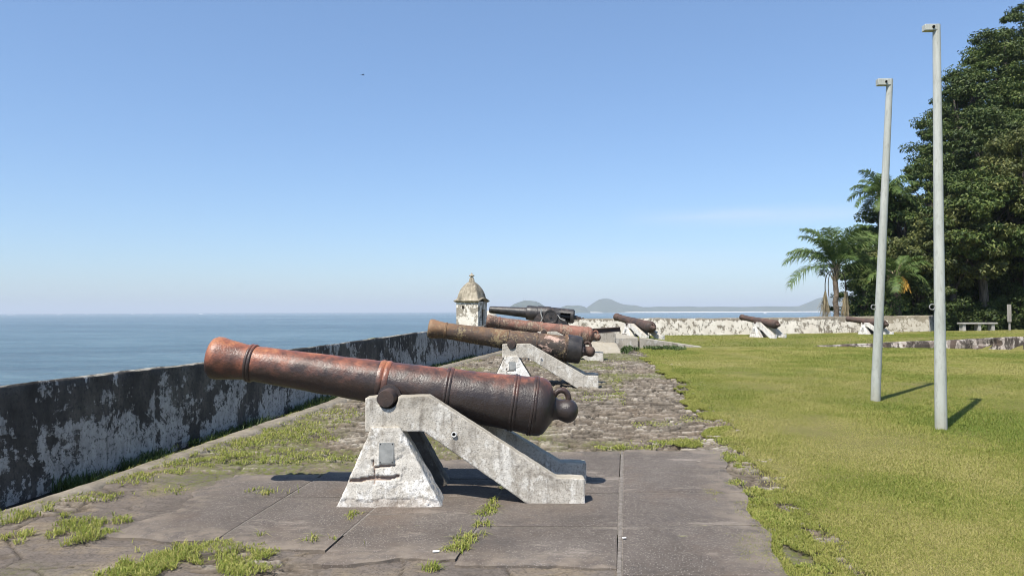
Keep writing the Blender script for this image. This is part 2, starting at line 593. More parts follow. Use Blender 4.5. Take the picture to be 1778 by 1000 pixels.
# vegetation
def leafy(name, a, b, c3, trans=.25, scale=.35, wrough=.55):
    m = Mat(name, wrough, .3)
    g = m.n('ShaderNodeNewGeometry')
    rp = g.outputs['Random Per Island']
    f = m.math('ADD', m.math('MULTIPLY', rp, .65), m.math('MULTIPLY', m.noise(scale, 3, .5), .35))
    c = m.ramp(f, [(.15, a), (.5, b), (.85, c3)])
    m.col(c)
    t = m.n('ShaderNodeBsdfTranslucent'); m.lk(c, t.inputs[0])
    mx = m.n('ShaderNodeMixShader'); mx.inputs[0].default_value = trans
    m.lk(m.b.outputs[0], mx.inputs[1]); m.lk(t.outputs[0], mx.inputs[2])
    m.lk(mx.outputs[0], m.nt.nodes['Material Output'].inputs[0])
    return m.m

M['leaf_dark'] = leafy('leaf_dark', (.022, .04, .01), (.052, .084, .02), (.125, .155, .04), .15)
M['leaf_mid'] = leafy('leaf_mid', (.03, .055, .013), (.075, .115, .025), (.17, .20, .05), .18)
M['leaf_olive'] = leafy('leaf_olive', (.04, .055, .016), (.10, .12, .032), (.21, .21, .065), .18)
M['palm_leaf'] = leafy('palm_leaf', (.055, .095, .022), (.105, .165, .04), (.18, .23, .07), .28)
M['palm_dry'] = leafy('palm_dry', (.25, .19, .10), (.36, .29, .17), (.46, .39, .25), .2)
M['fruit'] = leafy('fruit', (.35, .17, .02), (.5, .28, .04), (.6, .36, .07), .1)
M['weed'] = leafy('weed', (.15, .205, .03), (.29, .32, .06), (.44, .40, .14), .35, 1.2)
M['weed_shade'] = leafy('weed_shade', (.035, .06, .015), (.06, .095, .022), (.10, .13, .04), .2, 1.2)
# lawn: blade tint by patch (attribute) and blade
m = Mat('lawn_blades', .6, .25)
g = m.n('ShaderNodeNewGeometry')
f = m.math('ADD', m.math('MULTIPLY', g.outputs['Random Per Island'], .42), m.math('MULTIPLY', m.attr('dry'), .6))
c = m.ramp(f, [(.08, (.125, .19, .027)), (.36, (.245, .27, .052)), (.62, (.345, .33, .09)), (.9, (.46, .395, .175))])
m.col(c)
t = m.n('ShaderNodeBsdfTranslucent'); m.lk(c, t.inputs[0])
mx = m.n('ShaderNodeMixShader'); mx.inputs[0].default_value = .3
m.lk(m.b.outputs[0], mx.inputs[1]); m.lk(t.outputs[0], mx.inputs[2]); m.lk(mx.outputs[0], m.nt.nodes['Material Output'].inputs[0])
M['lawn'] = m.m
m = Mat('bark', .95, .1); m.col(m.ramp(m.noise(9, 6, .7, m.scaled((1, 1, .2))), [(.35, (.05, .042, .034)), (.65, (.17, .145, .12))])); m.bump(m.noise(20, 5), 1, .04); M['bark'] = m.m
m = Mat('palm_bark', .95, .1); m.col(m.ramp(m.noise(9, 6, .7), [(.35, (.07, .055, .042)), (.65, (.24, .19, .14))])); m.bump(m.noise(20, 5), 1, .04); M['palm_bark'] = m.m
m = Mat('dim_rock', .95, .1); m.col(m.ramp(m.noise(1.6, 7, .7), [(.35, (.03, .028, .026)), (.65, (.12, .11, .10))])); m.bump(m.noise(5, 6, .7), 1, .15); M['rock'] = m.m

# pole concrete, painted plank, stone bench
m = Mat('pole_concrete', .8, .3)
c = m.ramp(m.noise(3, 6, .65, m.scaled((1, 1, .35))), [(.3, (.36, .38, .34)), (.6, (.47, .48, .44))])
c = m.mix(m.rng(m.noise(24, 5, .7, m.scaled((1, 1, .3))), .52, .7, 0, .6), c, (.24, .24, .21))
c = m.mix(m.rng(m.noise(9, 5, .7, m.scaled((3, 3, .12))), .52, .66, 0, .5), c, (.30, .29, .25))
c = m.mix(m.rng(m.sep()[2], .0, .35, .55, 0), c, (.26, .24, .17))
m.col(c); m.bump(m.noise(60, 4), .25, .008); M['pole'] = m.m
m = Mat('bench_stone', .9, .2); m.col(m.ramp(m.noise(6, 5, .7), [(.35, (.25, .24, .22)), (.65, (.42, .40, .36))])); M['bench'] = m.m
m = Mat('weathered_plank', .9, .2); m.col(m.ramp(m.noise(5, 5, .7, m.scaled((4, 4, .4))), [(.35, (.22, .2, .18)), (.65, (.36, .34, .30))])); M['plank'] = m.m
m = Mat('pale_paper', .8, .2); m.col((.75, .74, .7)); M['paper'] = m.m
m = Mat('bird_dark', .8, .2); m.col((.02, .02, .022)); M['bird'] = m.m
m = Mat('boat_white', .5, .4); m.col((.8, .8, .8)); M['boat'] = m.m
m = Mat('foam', .9, .2); m.col((.82, .84, .86)); M['foam'] = m.m
m = Mat('sand', .95, .1); m.col((.72, .67, .58)); M['sand'] = m.m
m = Mat('island_forest', .95, .1); m.col(m.ramp(m.noise(.02, 8, .65), [(.35, (.035, .05, .02)), (.65, (.10, .11, .055))])); m.bump(m.noise(.03, 8, .7), 1, 12); M['island'] = m.m

# sea
m = Mat('sea_water', .22, .5)
vv = m.scaled((.35, 1, 1))
n1 = m.noise(.05, 8, .62, vv); n2 = m.noise(.35, 6, .65, vv); n3 = m.noise(.004, 5, .55, m.scaled((.25, 1, 1)))
c = m.ramp(m.math('ADD', m.math('MULTIPLY', n3, .35), m.math('ADD', m.math('MULTIPLY', n1, .35), m.math('MULTIPLY', n2, .3))), [(.42, (.016, .048, .072)), (.5, (.04, .09, .115)), (.58, (.10, .165, .19))])  # light and dark of the wave ripples painted into the water colour
m.col(c); m.rough(.2)
m.b.inputs['IOR'].default_value = 1.33
m.bump(m.math('ADD', n1, m.math('MULTIPLY', n2, .25)), 1, 7)
M['sea'] = m.m

# ------------------------------------------------------------------ sky, sun, air
w = bpy.data.worlds.new('World'); scene.world = w; w.use_nodes = True
wt = w.node_tree
sky = wt.nodes.new('ShaderNodeTexSky'); sky.sky_type = 'NISHITA'; sky.sun_disc = False
SX, SY = .40, .51
EL = math.atan2(1, math.hypot(SX, SY))
sky.sun_elevation = EL
sky.sun_rotation = math.atan2(-SX, -SY) % (2 * math.pi)
sky.altitude = 10; sky.air_density = 1.0; sky.dust_density = .6; sky.ozone_density = 1.6
bg = wt.nodes['Background']; bg.inputs[1].default_value = .105
tint = wt.nodes.new('ShaderNodeMix'); tint.data_type = 'RGBA'; tint.blend_type = 'MULTIPLY'; tint.inputs[0].default_value = 1
wt.links.new(sky.outputs[0], tint.inputs[6]); tint.inputs[7].default_value = (.83, .95, 1.12, 1)
# a thin cirrus streak low over the far land, part of the sky itself
def wn(t, **k):
    x = wt.nodes.new(t)
    for a, v in k.items(): setattr(x, a, v)
    return x
def wm(op, a, b=0.0, clamp=False):
    x = wn('ShaderNodeMath', operation=op, use_clamp=clamp)
    for i, v in enumerate((a, b)):
        if isinstance(v, bpy.types.NodeSocket): wt.links.new(v, x.inputs[i])
        else: x.inputs[i].default_value = v
    return x.outputs[0]
wtc = wn('ShaderNodeTexCoord'); wsp = wn('ShaderNodeSeparateXYZ'); wt.links.new(wtc.outputs['Generated'], wsp.inputs[0])
azm = wm('ARCTAN2', wsp.outputs[0], wsp.outputs[1])
wmp = wn('ShaderNodeMapping'); wmp.inputs['Scale'].default_value = (5, 5, 55); wt.links.new(wtc.outputs['Generated'], wmp.inputs[0])
wno = wn('ShaderNodeTexNoise'); wno.inputs['Scale'].default_value = 1.6; wno.inputs['Detail'].default_value = 5; wt.links.new(wmp.outputs[0], wno.inputs['Vector'])
def hump(v, c, w): return wm('SUBTRACT', 1.0, wm('MULTIPLY', wm('ABSOLUTE', wm('SUBTRACT', v, c)), 1 / w), True)
st1 = wm('MULTIPLY', hump(wsp.outputs[2], .117, .016), hump(azm, .33, .20), True)
st2 = wm('MULTIPLY', hump(wsp.outputs[2], .062, .022), hump(azm, .19, .24), True)
cl = wm('MULTIPLY', wm('ADD', wm('MULTIPLY', st1, .62), wm('MULTIPLY', st2, .26)), wm('MULTIPLY', wno.outputs['Fac'], 1.2), True)
cmx = wn('ShaderNodeMix', data_type='RGBA'); wt.links.new(cl, cmx.inputs[0]); veil = wn('ShaderNodeMix', data_type='RGBA'); veil.inputs[0].default_value = .22
wt.links.new(tint.outputs[2], veil.inputs[6]); veil.inputs[7].default_value = (2.2, 3.7, 6.0, 1)      # thin even high haze
wt.links.new(veil.outputs[2], cmx.inputs[6]); cmx.inputs[7].default_value = (5.6, 6.0, 6.6, 1)
wt.links.new(cmx.outputs[2], bg.inputs[0])
sun = bpy.data.lights.new('sun', 'SUN'); sun.energy = 5.0; sun.angle = R(.5); sun.color = (1, .945, .85)
so = bpy.data.objects.new('sun', sun); col.objects.link(so)
so.rotation_euler = Vector((SX, SY, -1)).to_track_quat('-Z', 'Y').to_euler()
so.location = (-20, -25, 40)
vs_ = scene.view_settings
vs_.view_transform = 'Standard'; vs_.look = 'None'; vs_.exposure = .52; vs_.gamma = 1
scene.render.engine = 'CYCLES'
scene.cycles.use_denoising = True
scene.cycles.filter_width = 1.0
scene.cycles.max_bounces = 6
scene.cycles.transparent_max_bounces = 8

# ------------------------------------------------------------------ sea, distant land
SEA = -12.0
rr = [0, 40, 120, 300, 800, 2000, 5000, 12000, 30000]
V = [(0, 0, SEA)]; F = []
for r in rr[1:]:
    for k in range(48):
        a = 2 * math.pi * k / 48
        V.append((r * math.cos(a), r * math.sin(a), SEA))
for k in range(48): F.append((0, 1 + k, 1 + (k + 1) % 48))
for i in range(len(rr) - 2):
    for k in range(48):
        k2 = (k + 1) % 48
        F.append((1 + i * 48 + k, 1 + (i + 1) * 48 + k, 1 + (i + 1) * 48 + k2, 1 + i * 48 + k2))
mb = MB(); mb.v = V; mb.f = F
tag(mb.build('sea', M['sea'], smooth=0), kind='structure')


def hill(name, prof, D, depth, seed):
    """prof: photo pixels of the skyline; the land slopes to the shore in front and behind"""
    xs = np.array([at(p[0], p[1], D).x for p in prof]); zs = np.array([at(p[0], p[1], D).z for p in prof])
    n = 90; X = np.linspace(xs[0], xs[-1], n)
    Z = np.interp(X, xs, zs)
    rows = np.array([-1, -.8, -.6, -.42, -.25, -.12, 0, .15, .4, .7, 1.0])
    P = np.zeros((len(rows), n, 3))
    for i, t in enumerate(rows):
        prf = (1 - abs(t)) ** .85
        wv = depth * (.5 + .5 * np.clip((Z - SEA) / 60, .2, 1.3))
        nz = fbm(X / 70 + 3 * t, np.full(n, t * 4.), seed) - .5
        P[i, :, 0] = X; P[i, :, 1] = D + t * wv
        P[i, :, 2] = SEA - 2 + (Z - SEA + 2) * prf + nz * 16 * (1 - abs(t)) * min(1, abs(t) * 5) * np.clip((Z - SEA) / 40, 0, 1)
    me = np_mesh(name, P.reshape(-1, 3), grid_faces(len(rows), n), True)
    return tag(link(name, me, M['island']), kind='structure')


hill('hill', [(878, 539), (886, 532), (893, 527.5), (903, 524), (911, 521.5), (920, 522), (930, 523), (937, 526), (945, 531), (955, 537), (962, 539)], 4300, 260, 3)
hill('hill', [(968, 538), (975, 533), (985, 530), (993, 530.5), (1002, 530), (1010, 531), (1016, 533), (1022, 538)], 5000, 200, 5)
hill('hill', [(1014, 537.5), (1020, 533), (1030, 526), (1040, 520), (1050, 518), (1060, 519), (1070, 524), (1080, 528), (1092, 529.5), (1105, 530), (1115, 533), (1130, 533), (1145, 532), (1170, 532.5), (1195, 531.5),
              (1215, 533), (1250, 532), (1290, 533), (1330, 531.5), (1370, 532), (1388, 531.5), (1400, 528), (1412, 521), (1425, 516.5), (1445, 514), (1480, 512), (1530, 514), (1620, 520)], 5600, 420, 9)
p0, p1 = at(985, 538, 5050), at(1620, 535, 5050)
mb = MB(); X = np.linspace(p0.x, p1.x, 60)
V = []
for x in X:
    k = 3 * vn(x / 150, 0, 4)
    V += [(x, 5110 + k * 4, SEA - .5), (x, 5150 + k * 4, SEA + 3.6), (x, 5240, SEA + 5)]
F = []
for i in range(59):
    for j in range(2): F.append((i * 3 + j, i * 3 + 3 + j, i * 3 + 4 + j, i * 3 + 1 + j))
mb.v = V; mb.f = F
tag(mb.build('beach', M['sand'], smooth=0), kind='structure')
mast = empty('antenna_mast', at(911, 522, 4290), label='two thin antenna masts on top of the nearest island hill behind the black gun', cat='mast')
for dx in (-5.5, 3):
    MB().tube([(dx, 0, -4), (dx, 0, 19)], [.55, .3], 6).build('mast_pole', M['plate'], mast)

# breakers on the horizon
mb = MB()
for px, py, wpx in ((16, 544.6, 5), (24, 545.4, 8), (74, 543.5, 4), (104, 543.6, 7), (231, 541.9, 5), (262, 541.6, 3), (349, 541.2, 6), (377, 541, 3), (150, 543.1, 3)):
    D = 13.77 * FPX / max(py + .0035 * (px - 889) - 540 + .35, 2.2)
    D = min(max(D, 2500), 5200)
    p = at(px, py, D); wm = wpx / FPX * D
    k = int(max(4, wpx))
    for i in range(k):
        cx = p.x + wm * (i / k - .5); hh = D / FPX * random.uniform(.5, 1.2)
        mb.lathe([(SEA - .4, wm / k * .9), (SEA + hh * .6, wm / k * .7), (SEA + hh, .2)], 8, origin=(cx, D + random.uniform(-10, 10), 0), axis='Z')
tag(mb.build('surf_foam', M['foam']), 'white breakers along the hazy horizon left of the cannons', 'surf', kind='stuff')

# small boat far out
p = at(1328, 538.5, 3000)
b = empty('motor_boat', (p.x, p.y, SEA), label='tiny white boat far out on the water above the third far wall cannon', cat='boat')
MB().hexa([(-6, -1.5, 0), (5, -1.5, 0), (5, 1.5, 0), (-6, 1.5, 0)], [(-7, -2, 2.2), (7.5, -.3, 2.8), (7.5, .3, 2.8), (-7, 2, 2.2)]).build('hull', M['boat'], b)
MB().hexa([(-4, -1.3, 2.3), (2, -1.3, 2.3), (2, 1.3, 2.3), (-4, 1.3, 2.3)], [(-3.5, -1.2, 5), (.3, -1.2, 5), (.3, 1.2, 5), (-3.5, 1.2, 5)]).build('cabin', M['boat'], b)

# ------------------------------------------------------------------ fort ground
def wall_x(Y): return -5.53 + .19 * np.asarray(Y, float)     # inner foot of the seaward parapet
def curb_x(Y): return wall_x(Y) + .30
def edge_u(Y): return 1.32 + .0 * np.asarray(Y, float)
SH = .137                                                     # paving rows lean with the parapet

# lawn sheet (columns lean with the paving edge)
us = np.concatenate([np.arange(-9, .4, .4), np.arange(.4, 3.4, .05), np.arange(3.4, 12, .25), np.arange(12, 62, .8)])
ys = np.concatenate([np.arange(-12, 3, .8), np.arange(3, 13, .08), np.arange(13, 21, .2), np.arange(21, 29.6, .06), np.arange(29.6, 37.8, .4)])
U, Y = np.meshgrid(us, ys)
X = U + SH * Y
def lawn_edge(Y):
    Y = np.asarray(Y, float)
    return 1.38 + .36 * (fbm(Y * .9, Y * 0 + 2.2, 31, 4) - .5) + .12 * (1 - sstep(7.5, 9, Y)) + .15 * (vn(Y * 6, Y * 0, 8) - .5) - sstep(14, 26, Y) * .55
on = sstep(-.07, .09, U - lawn_edge(Y) + .22 * (fbm(X * 3, Y * 3, 12) - .5))
back = sstep(27.2, 27.5, Y)
on = np.maximum(on, back)
Z = zg(X, Y) + (on - 1) * .16 + on * (.018 + .03 * (fbm(X * .8, Y * .8, 3) - .5) * 1.2)
me = np_mesh('lawn', np.stack([X, Y, Z], -1).reshape(-1, 3), grid_faces(len(ys), len(us)), True)
tag(link('lawn', me, M['turf']), kind='structure')

# rough stone pavement
ys = [2.6]
while ys[-1] < 28.5: ys.append(ys[-1] + max(.012, .012 * (ys[-1] / 5) ** 1.35))
ys = np.array(ys); us = np.linspace(0, 1, 420)
Tt, Y = np.meshgrid(us, ys)
xl = curb_x(Y) + .1; xr = 2.35 + SH * Y
X = xl + (xr - xl) * Tt
wx = X + .25 * (vn(X * 1.3, Y * 1.3, 5) - .5); wy = Y + .22 * (vn(X * 1.1, Y * 1.1, 6) - .5) + .06 * (vn(X * 5, Y * 5, 7) - .5)
f1, f2, rv = voro(wx / .30, wy / .065, 40)
g1, g2, rw = voro(wx / .11 + 9, wy / .026, 50)
big, b2, rb = voro(wx / .6 + 3, wy / .22, 60)
gap = 1 - sstep(.03, .16, f2 - f1)
gap2 = 1 - sstep(.04, .2, g2 - g1)
hgt = (rv - .5) * .04 + (rb - .5) * .035 - gap * .03 - gap2 * .012 + (rw - .5) * .022 + .03 * (fbm(X * 2.2, Y * 2.2, 70) - .5)
flat = (1 - sstep(7.4, 8.3, Y + .5 * (fbm(X * 1.2, Y * 1.2, 71) - .5) - .35 * sstep(-3, -5, X))) * (1 - sstep(.95, 1.15, X - .15 * Y + .3 * (fbm(X * 2, Y * 2, 72) - .5)))
rough_spot = sstep(.52, .62, fbm(X * 1.1, Y * 1.6, 73))
flat = flat * (1 - .75 * rough_spot)
calm = (1 - sstep(20, 26, Y)) * .6 + .4
# broad broken slabs of the old floor where it is worn flat
h1, h2, rh = voro(wx / .75 + 2, wy / .48, 65)
crk = 1 - sstep(.008, .03, h2 - h1)
hgt = hgt * calm * (1 - .84 * flat) + flat * (-.02 * crk + .012 * (rh - .5) + .010 * (fbm(X * 5, Y * 5, 74) - .5))
Z = zg(X, np.minimum(Y, 27.2)) + hgt - .012 + flat * .018 - .14 * sstep(1.55, 2.0, X - SH * Y)
moss = sstep(.5, .66, fbm(X * .7, Y * .5, 80))
me = np_mesh('stone_pavement', np.stack([X, Y, Z], -1).reshape(-1, 3), grid_faces(len(ys), len(us)), True)
attr(me, 'cell', np.clip(rv * .5 + rw * .5, 0, 1)); attr(me, 'gap', np.clip((gap + gap2 * .5) * (1 - flat) + crk * flat * .9, 0, 1)); attr(me, 'moss', moss); attr(me, 'flat', flat)
tag(link('stone_pavement', me, M['stone']), kind='structure')

# gutter and curb along the parapet
ys = np.arange(-3, 37, .1)
rows = []
for off, dz in ((-.15, -.03), (0, -.03), (.1, -.06), (.2, -.07), (.285, -.06)):
    rows.append(np.stack([wall_x(ys) + off, ys, zg(wall_x(ys) + off, np.minimum(ys, 27)) + dz + .02 * (fbm(ys * 4, ys * 0 + off * 9, 21) - .5)], -1))
me = np_mesh('gutter', np.array(rows).reshape(-1, 3), grid_faces(len(rows), len(ys)), True)
tag(link('gutter', me, M['dirt']), kind='structure')
ys = np.arange(-3, 28, .05)
jit = .07 * (fbm(ys * 1.6, ys * 0, 91) - .5) + .03 * (vn(ys * 9, ys * 0, 92) - .5)
rows = []
for off, dz in ((-.0, -.14), (-.01, .012), (.015, .03), (.15, .032), (.22, .01), (.26, -.06)):
    rows.append(np.stack([curb_x(ys) + off + jit * (1 if off < .1 else -1.4), ys, zg(curb_x(ys), np.minimum(ys, 27)) + dz + .012 * (fbm(ys * 3, ys * 0 + off * 7, 22) - .5)], -1))
me = np_mesh('curb', np.array(rows).reshape(-1, 3), grid_faces(len(rows), len(ys)), True)
tag(link('curb', me, M['curb']), kind='structure')

# concrete slabs
JX = lambda a, Yv: a + .15 * Yv
cols_ = [(-3.75, -2.92, [5.45, 6.5, 7.3]), (-2.9, -2.05, [5.2, 6.5, 7.45]), (-2.03, -1.12, [4.95, 6.02, 7.1, 7.9]), (-1.1, -.078, [4.85, 5.69, 6.61, 7.5, 8.3]), (-.036, 1.0, [3.6, 4.7, 5.69, 6.61, 7.5, 8.36])]
V = []; F = []; E = []
for ci, (a0, a1, yy) in enumerate(cols_):
    for k in range(len(yy) - 1):
        g = .006
        ya, yb = yy[k] + g, yy[k + 1] - g
        nx, ny = 26, 26
        tx = np.linspace(0, 1, nx); ty = np.linspace(0, 1, ny)
        TX, TY = np.meshgrid(tx, ty)
        YY = ya + (yb - ya) * TY
        XX = JX(a0 + (a1 - a0) * TX, YY)
        # broken outer rims
        rim = np.zeros_like(XX)
        if k == 0: YY = YY + (1 - TY) ** 3 * .34 * (fbm(XX * 2.3, YY * 0, 33) - .45); rim = np.maximum(rim, 1 - TY)
        if k == len(yy) - 2: YY = YY + TY ** 3 * .16 * (fbm(XX * 2.3, YY * 0, 34) - .5); rim = np.maximum(rim, TY)
        if ci == 0: XX = XX + (1 - TX) ** 3 * .5 * (fbm(YY * 2, YY * 0, 35) - .4); rim = np.maximum(rim, 1 - TX)
        if ci == 4: XX = XX + TX ** 3 * .2 * (fbm(YY * 2, YY * 0, 36) - .5); rim = np.maximum(rim, TX)
        tilt = random.uniform(-.0025, .0025)
        ZZ = zg(XX, YY) + .026 + tilt * (TX - .5) * 2 + .006 * (fbm(XX * 2, YY * 2, 37) - .5)
        lip = np.minimum(np.minimum(TX, 1 - TX) * nx, np.minimum(TY, 1 - TY) * ny)
        ZZ = ZZ - np.where(lip < .5, .004, 0)
        n0 = len(V)
        P = np.stack([XX, YY, ZZ], -1).reshape(-1, 3)
        V += P.tolist(); E += sstep(.55, 1, rim).ravel().tolist()
        F += (grid_faces(ny, nx) + n0).tolist()
        ring = [i for i in range(nx)] + [i * nx + nx - 1 for i in range(1, ny)] + [(ny - 1) * nx + i for i in range(nx - 2, -1, -1)] + [i * nx for i in range(ny - 2, 0, -1)]
        m0 = len(V)
        for i in ring:
            V.append((P[i][0], P[i][1], P[i][2] - .09)); E.append(1)
        L = len(ring)
        for i in range(L):
            F.append((n0 + ring[(i + 1) % L], n0 + ring[i], m0 + i, m0 + (i + 1) % L))
me = np_mesh('paving_slabs', V, F, False); attr(me, 'edge', E)
tag(link('paving_slabs', me, M['slab']), kind='structure')
# mortar bed that shows in the joints
mb = MB()
for (a0, a1, y0, y1, dz) in ((-3.6, .9, 5.5, 7.2, .021), (-.070, -.044, 4.0, 8.3, .024), (-.06, .9, 4.0, 8.2, .019)):
    ysq = np.linspace(y0, y1, 12)
    for i in range(11):
        q = [(JX(a0, ysq[i]), ysq[i]), (JX(a1, ysq[i]), ysq[i]), (JX(a1, ysq[i + 1]), ysq[i + 1]), (JX(a0, ysq[i + 1]), ysq[i + 1])]
        dz2 = dz + (.0 if a0 > -2 else -.003)
        mb.add([(x, y, float(zg(x, y)) + dz2 - (.004 if a1 > .9 and a0 > -.07 else 0)) for x, y in q], [(0, 1, 2, 3)])
tag(mb.build('mortar_bed', M['mortar'], smooth=0), kind='structure')

# ------------------------------------------------------------------ parapets
def parapet(name, p0, p1, side, thick, top, foot, mat, seg=.08, seed=0, amp=.03):
    """side=+1: the fort side is to the right of p0->p1"""
    p0 = np.array(p0, float); p1 = np.array(p1, float)
    L = np.hypot(*(p1 - p0)); d = (p1 - p0) / L
    nrm = np.array([d[1], -d[0]]) * side
    n = int(L / seg); t = np.linspace(0, L, n)
    base = p0[None] + d[None] * t[:, None]
    tz = top(t); fz = foot(base[:, 0], base[:, 1])
    rows = []
    hs = np.concatenate([[-.25], np.linspace(0, 1, 13)])
    for i, h in enumerate(hs):
        zz = fz + (tz - .02 - fz) * h if h >= 0 else fz - .25
        dis = amp * (fbm(t * 1.2, zz * 1.2, seed) - .5) + .4 * amp * (fbm(t * 6, zz * 6, seed + 3) - .5)
        o = dis + .03 * (1 - max(h, 0))
        rows.append(np.stack([base[:, 0] + nrm[0] * o, base[:, 1] + nrm[1] * o, zz], -1))
    for off, dz in ((-.02, 0), (-thick * .5, -.012), (-thick + .03, -.05)):
        jj = .028 * (fbm(t * 2.5, t * 0 + off * 4, seed + 5) - .5)
        rows.append(np.stack([base[:, 0] + nrm[0] * off, base[:, 1] + nrm[1] * off, tz + dz + jj], -1))
    for zz in (tz - .03, tz * 0 + .0, tz * 0 + SEA - 1):
        rows.append(np.stack([base[:, 0] - nrm[0] * (thick + (zz < -5) * 1.2), base[:, 1] - nrm[1] * (thick + (zz < -5) * 1.2), zz], -1))
    P = np.array(rows)
    F = grid_faces(len(rows), n).tolist()
    nr = len(rows)
    F.append([i * n for i in range(nr)]); F.append([i * n + n - 1 for i in range(nr)][::-1])
    mb = MB(); mb.v = P.reshape(-1, 3).tolist(); mb.f = [tuple(f) for f in F]
    return mb.build(name, mat, smooth=50)


wl = lambda yv: (float(wall_x(yv)), yv)
L_ = math.hypot(39.2 * .19, 39.2)
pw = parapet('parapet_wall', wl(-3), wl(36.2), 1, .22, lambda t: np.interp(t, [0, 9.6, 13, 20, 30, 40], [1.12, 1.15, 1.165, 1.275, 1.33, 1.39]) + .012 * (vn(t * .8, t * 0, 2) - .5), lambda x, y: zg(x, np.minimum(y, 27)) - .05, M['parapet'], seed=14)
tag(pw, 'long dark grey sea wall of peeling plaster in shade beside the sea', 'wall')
fw = parapet('parapet_wall', (1.35 + .45, 36.25), (20.2, 36.9), 1, .5, lambda t: np.interp(t, [0, 9, 19], [1.41, 1.40, 1.49]) + .05 * (fbm(t * 1.4, t * 0, 5) - .5), lambda x, y: zg(x, y) - .05, M['limewash'], seed=24, amp=.05)
tag(fw, 'sunlit cream whitewashed far wall with flaking grey patches', 'wall')
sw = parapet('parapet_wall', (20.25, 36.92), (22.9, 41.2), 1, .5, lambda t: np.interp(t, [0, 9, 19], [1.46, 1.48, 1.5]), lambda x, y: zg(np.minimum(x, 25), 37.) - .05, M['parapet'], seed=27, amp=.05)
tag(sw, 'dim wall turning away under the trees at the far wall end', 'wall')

# ------------------------------------------------------------------ cannon + carriage prototypes
S = 1 / 197.0
TS = 321                                    # trunnion position along the barrel, photo units

def barrel_parts(mat, ring_mat, root, variant=0, seed=0):
    prof = [(30, 0.1), (30, 13), (0, 14), (0, 29), (2, 33.5), (8, 36.5), (16, 36.8), (26, 35), (40, 32.5), (56, 30.8), (72, 30.4), (110, 31), (180, 33.4), (240, 35.3), (292, 37), (330, 38.7), (380, 40.4), (410, 41.8), (470, 44.2), (525, 47)]
    if variant == 0:
        prof += [(558, 49.3), (570, 50.3), (578, 49), (585, 45), (590, 37), (594, 29), (597, 24)]
    else:
        prof += [(528, 50.5), (540, 51.5), (570, 51.5), (580, 50.5), (584, 46), (587, 36), (591, 28), (596, 23)]
    # refine along the axis
    pts = []
    for i in range(len(prof) - 1):
        a, b = prof[i], prof[i + 1]
        k = max(1, int(abs(b[0] - a[0]) / 6))
        for j in range(k): pts.append((a[0] + (b[0] - a[0]) * j / k, a[1] + (b[1] - a[1]) * j / k))
    pts.append(prof[-1])
    pts.append((596.5, .1))
    mb = MB().lathe([((t - TS) * S, r * S) for t, r in pts], 88)
    me = mb.mesh('barrel', 40)
    for v in me.vertices:                    # cast skin, pits
        p = v.co * 9 + Vector((seed * 13.7, 0, 0))
        rad = math.hypot(v.co.y, v.co.z)
        if rad > .1:
            k = 1 + (.0035 * mnoise.noise(p) + .002 * mnoise.noise(p * 3.1)) / rad * (1 + .8 * variant)
            v.co.y *= k; v.co.z *= k
    link('barrel', me, mat, root)
    for s0, s1, r in ((66, 76, 33.2), (293, 312, 39.6), (408, 419, 44.2), (523, 533, 49.3), (557, 566, 51.8)) if variant == 0 else ((62, 70, 32.4), (300, 306, 39.4), (412, 418, 44.0), (520, 528, 52.5)):
        w_ = s1 - s0
        pr = [(s0, r - 5), (s0, r - 1.2), (s0 + w_ * .2, r), (s0 + w_ * .45, r - .5), (s0 + w_ * .5, r - 1.4), (s0 + w_ * .55, r - .5), (s0 + w_ * .8, r), (s1, r - 1.2), (s1, r - 5)]
        MB().lathe([((t - TS) * S, q * S) for t, q in pr], 88).build('reinforce_ring', ring_mat, root, 50)
    for sg in (-1, 1):
        MB().lathe([(0, .072), (.415 * sg, .071), (.425 * sg, .066), (.426 * sg, 0.0005)], 28, origin=(0, 0, -.075), axis='Y').build('trunnion', M['iron_brown'], root, 40)
        MB().lathe([(.16 * sg, .10), (.235 * sg, .098), (.24 * sg, .07)], 28, origin=(0, 0, -.075), axis='Y').build('rimbase', mat, root, 40)
    pr = [(585, 30), (593, 26), (598, 21), (603, 18), (608, 17.2), (613, 18.4), (619, 20), (625, 20.3), (630, 18.8), (635, 15), (638.5, 9), (640, 3), (640.1, .1)]
    cas = MB().lathe([((t - TS) * S, q * S) for t, q in pr], 36).build('cascabel', mat, root, 60)
    arc = []
    c0 = Vector(((608 - TS) * S, 0, 20 * S))
    for k in range(15):
        a = R(-30) + R(240) * k / 14
        arc.append(c0 + Vector((math.cos(a) * 12.5 * S, 0, math.sin(a) * 13.5 * S)))
    MB().tube(arc, [5 * S if k < 12 else 4.2 * S for k in range(15)], 12).build('breeching_loop', mat, cas, 60)


TR = at(680.5, 684, 6.68)                   # trunnion axis of the first gun, on the barrel's middle plane
AX0, AX1 = at(368, 620, 6.68), at(945, 707, 6.68)
tilt = math.atan2(AX0.z - AX1.z, AX1.x - AX0.x)
t_ = (686 - 368) / (945 - 368)
ORG = AX0 + (AX1 - AX0) * t_                 # on the bore axis above the trunnions
GN = 'old iron cannons along the sea wall'
c1 = empty('cannon', ORG, (0, tilt, 0), 'nearest rusty red cannon with a tar black underside, in the foreground', 'cannon', GN)
barrel_parts(M['iron_red'], M['iron_red'], c1, 0, 1)


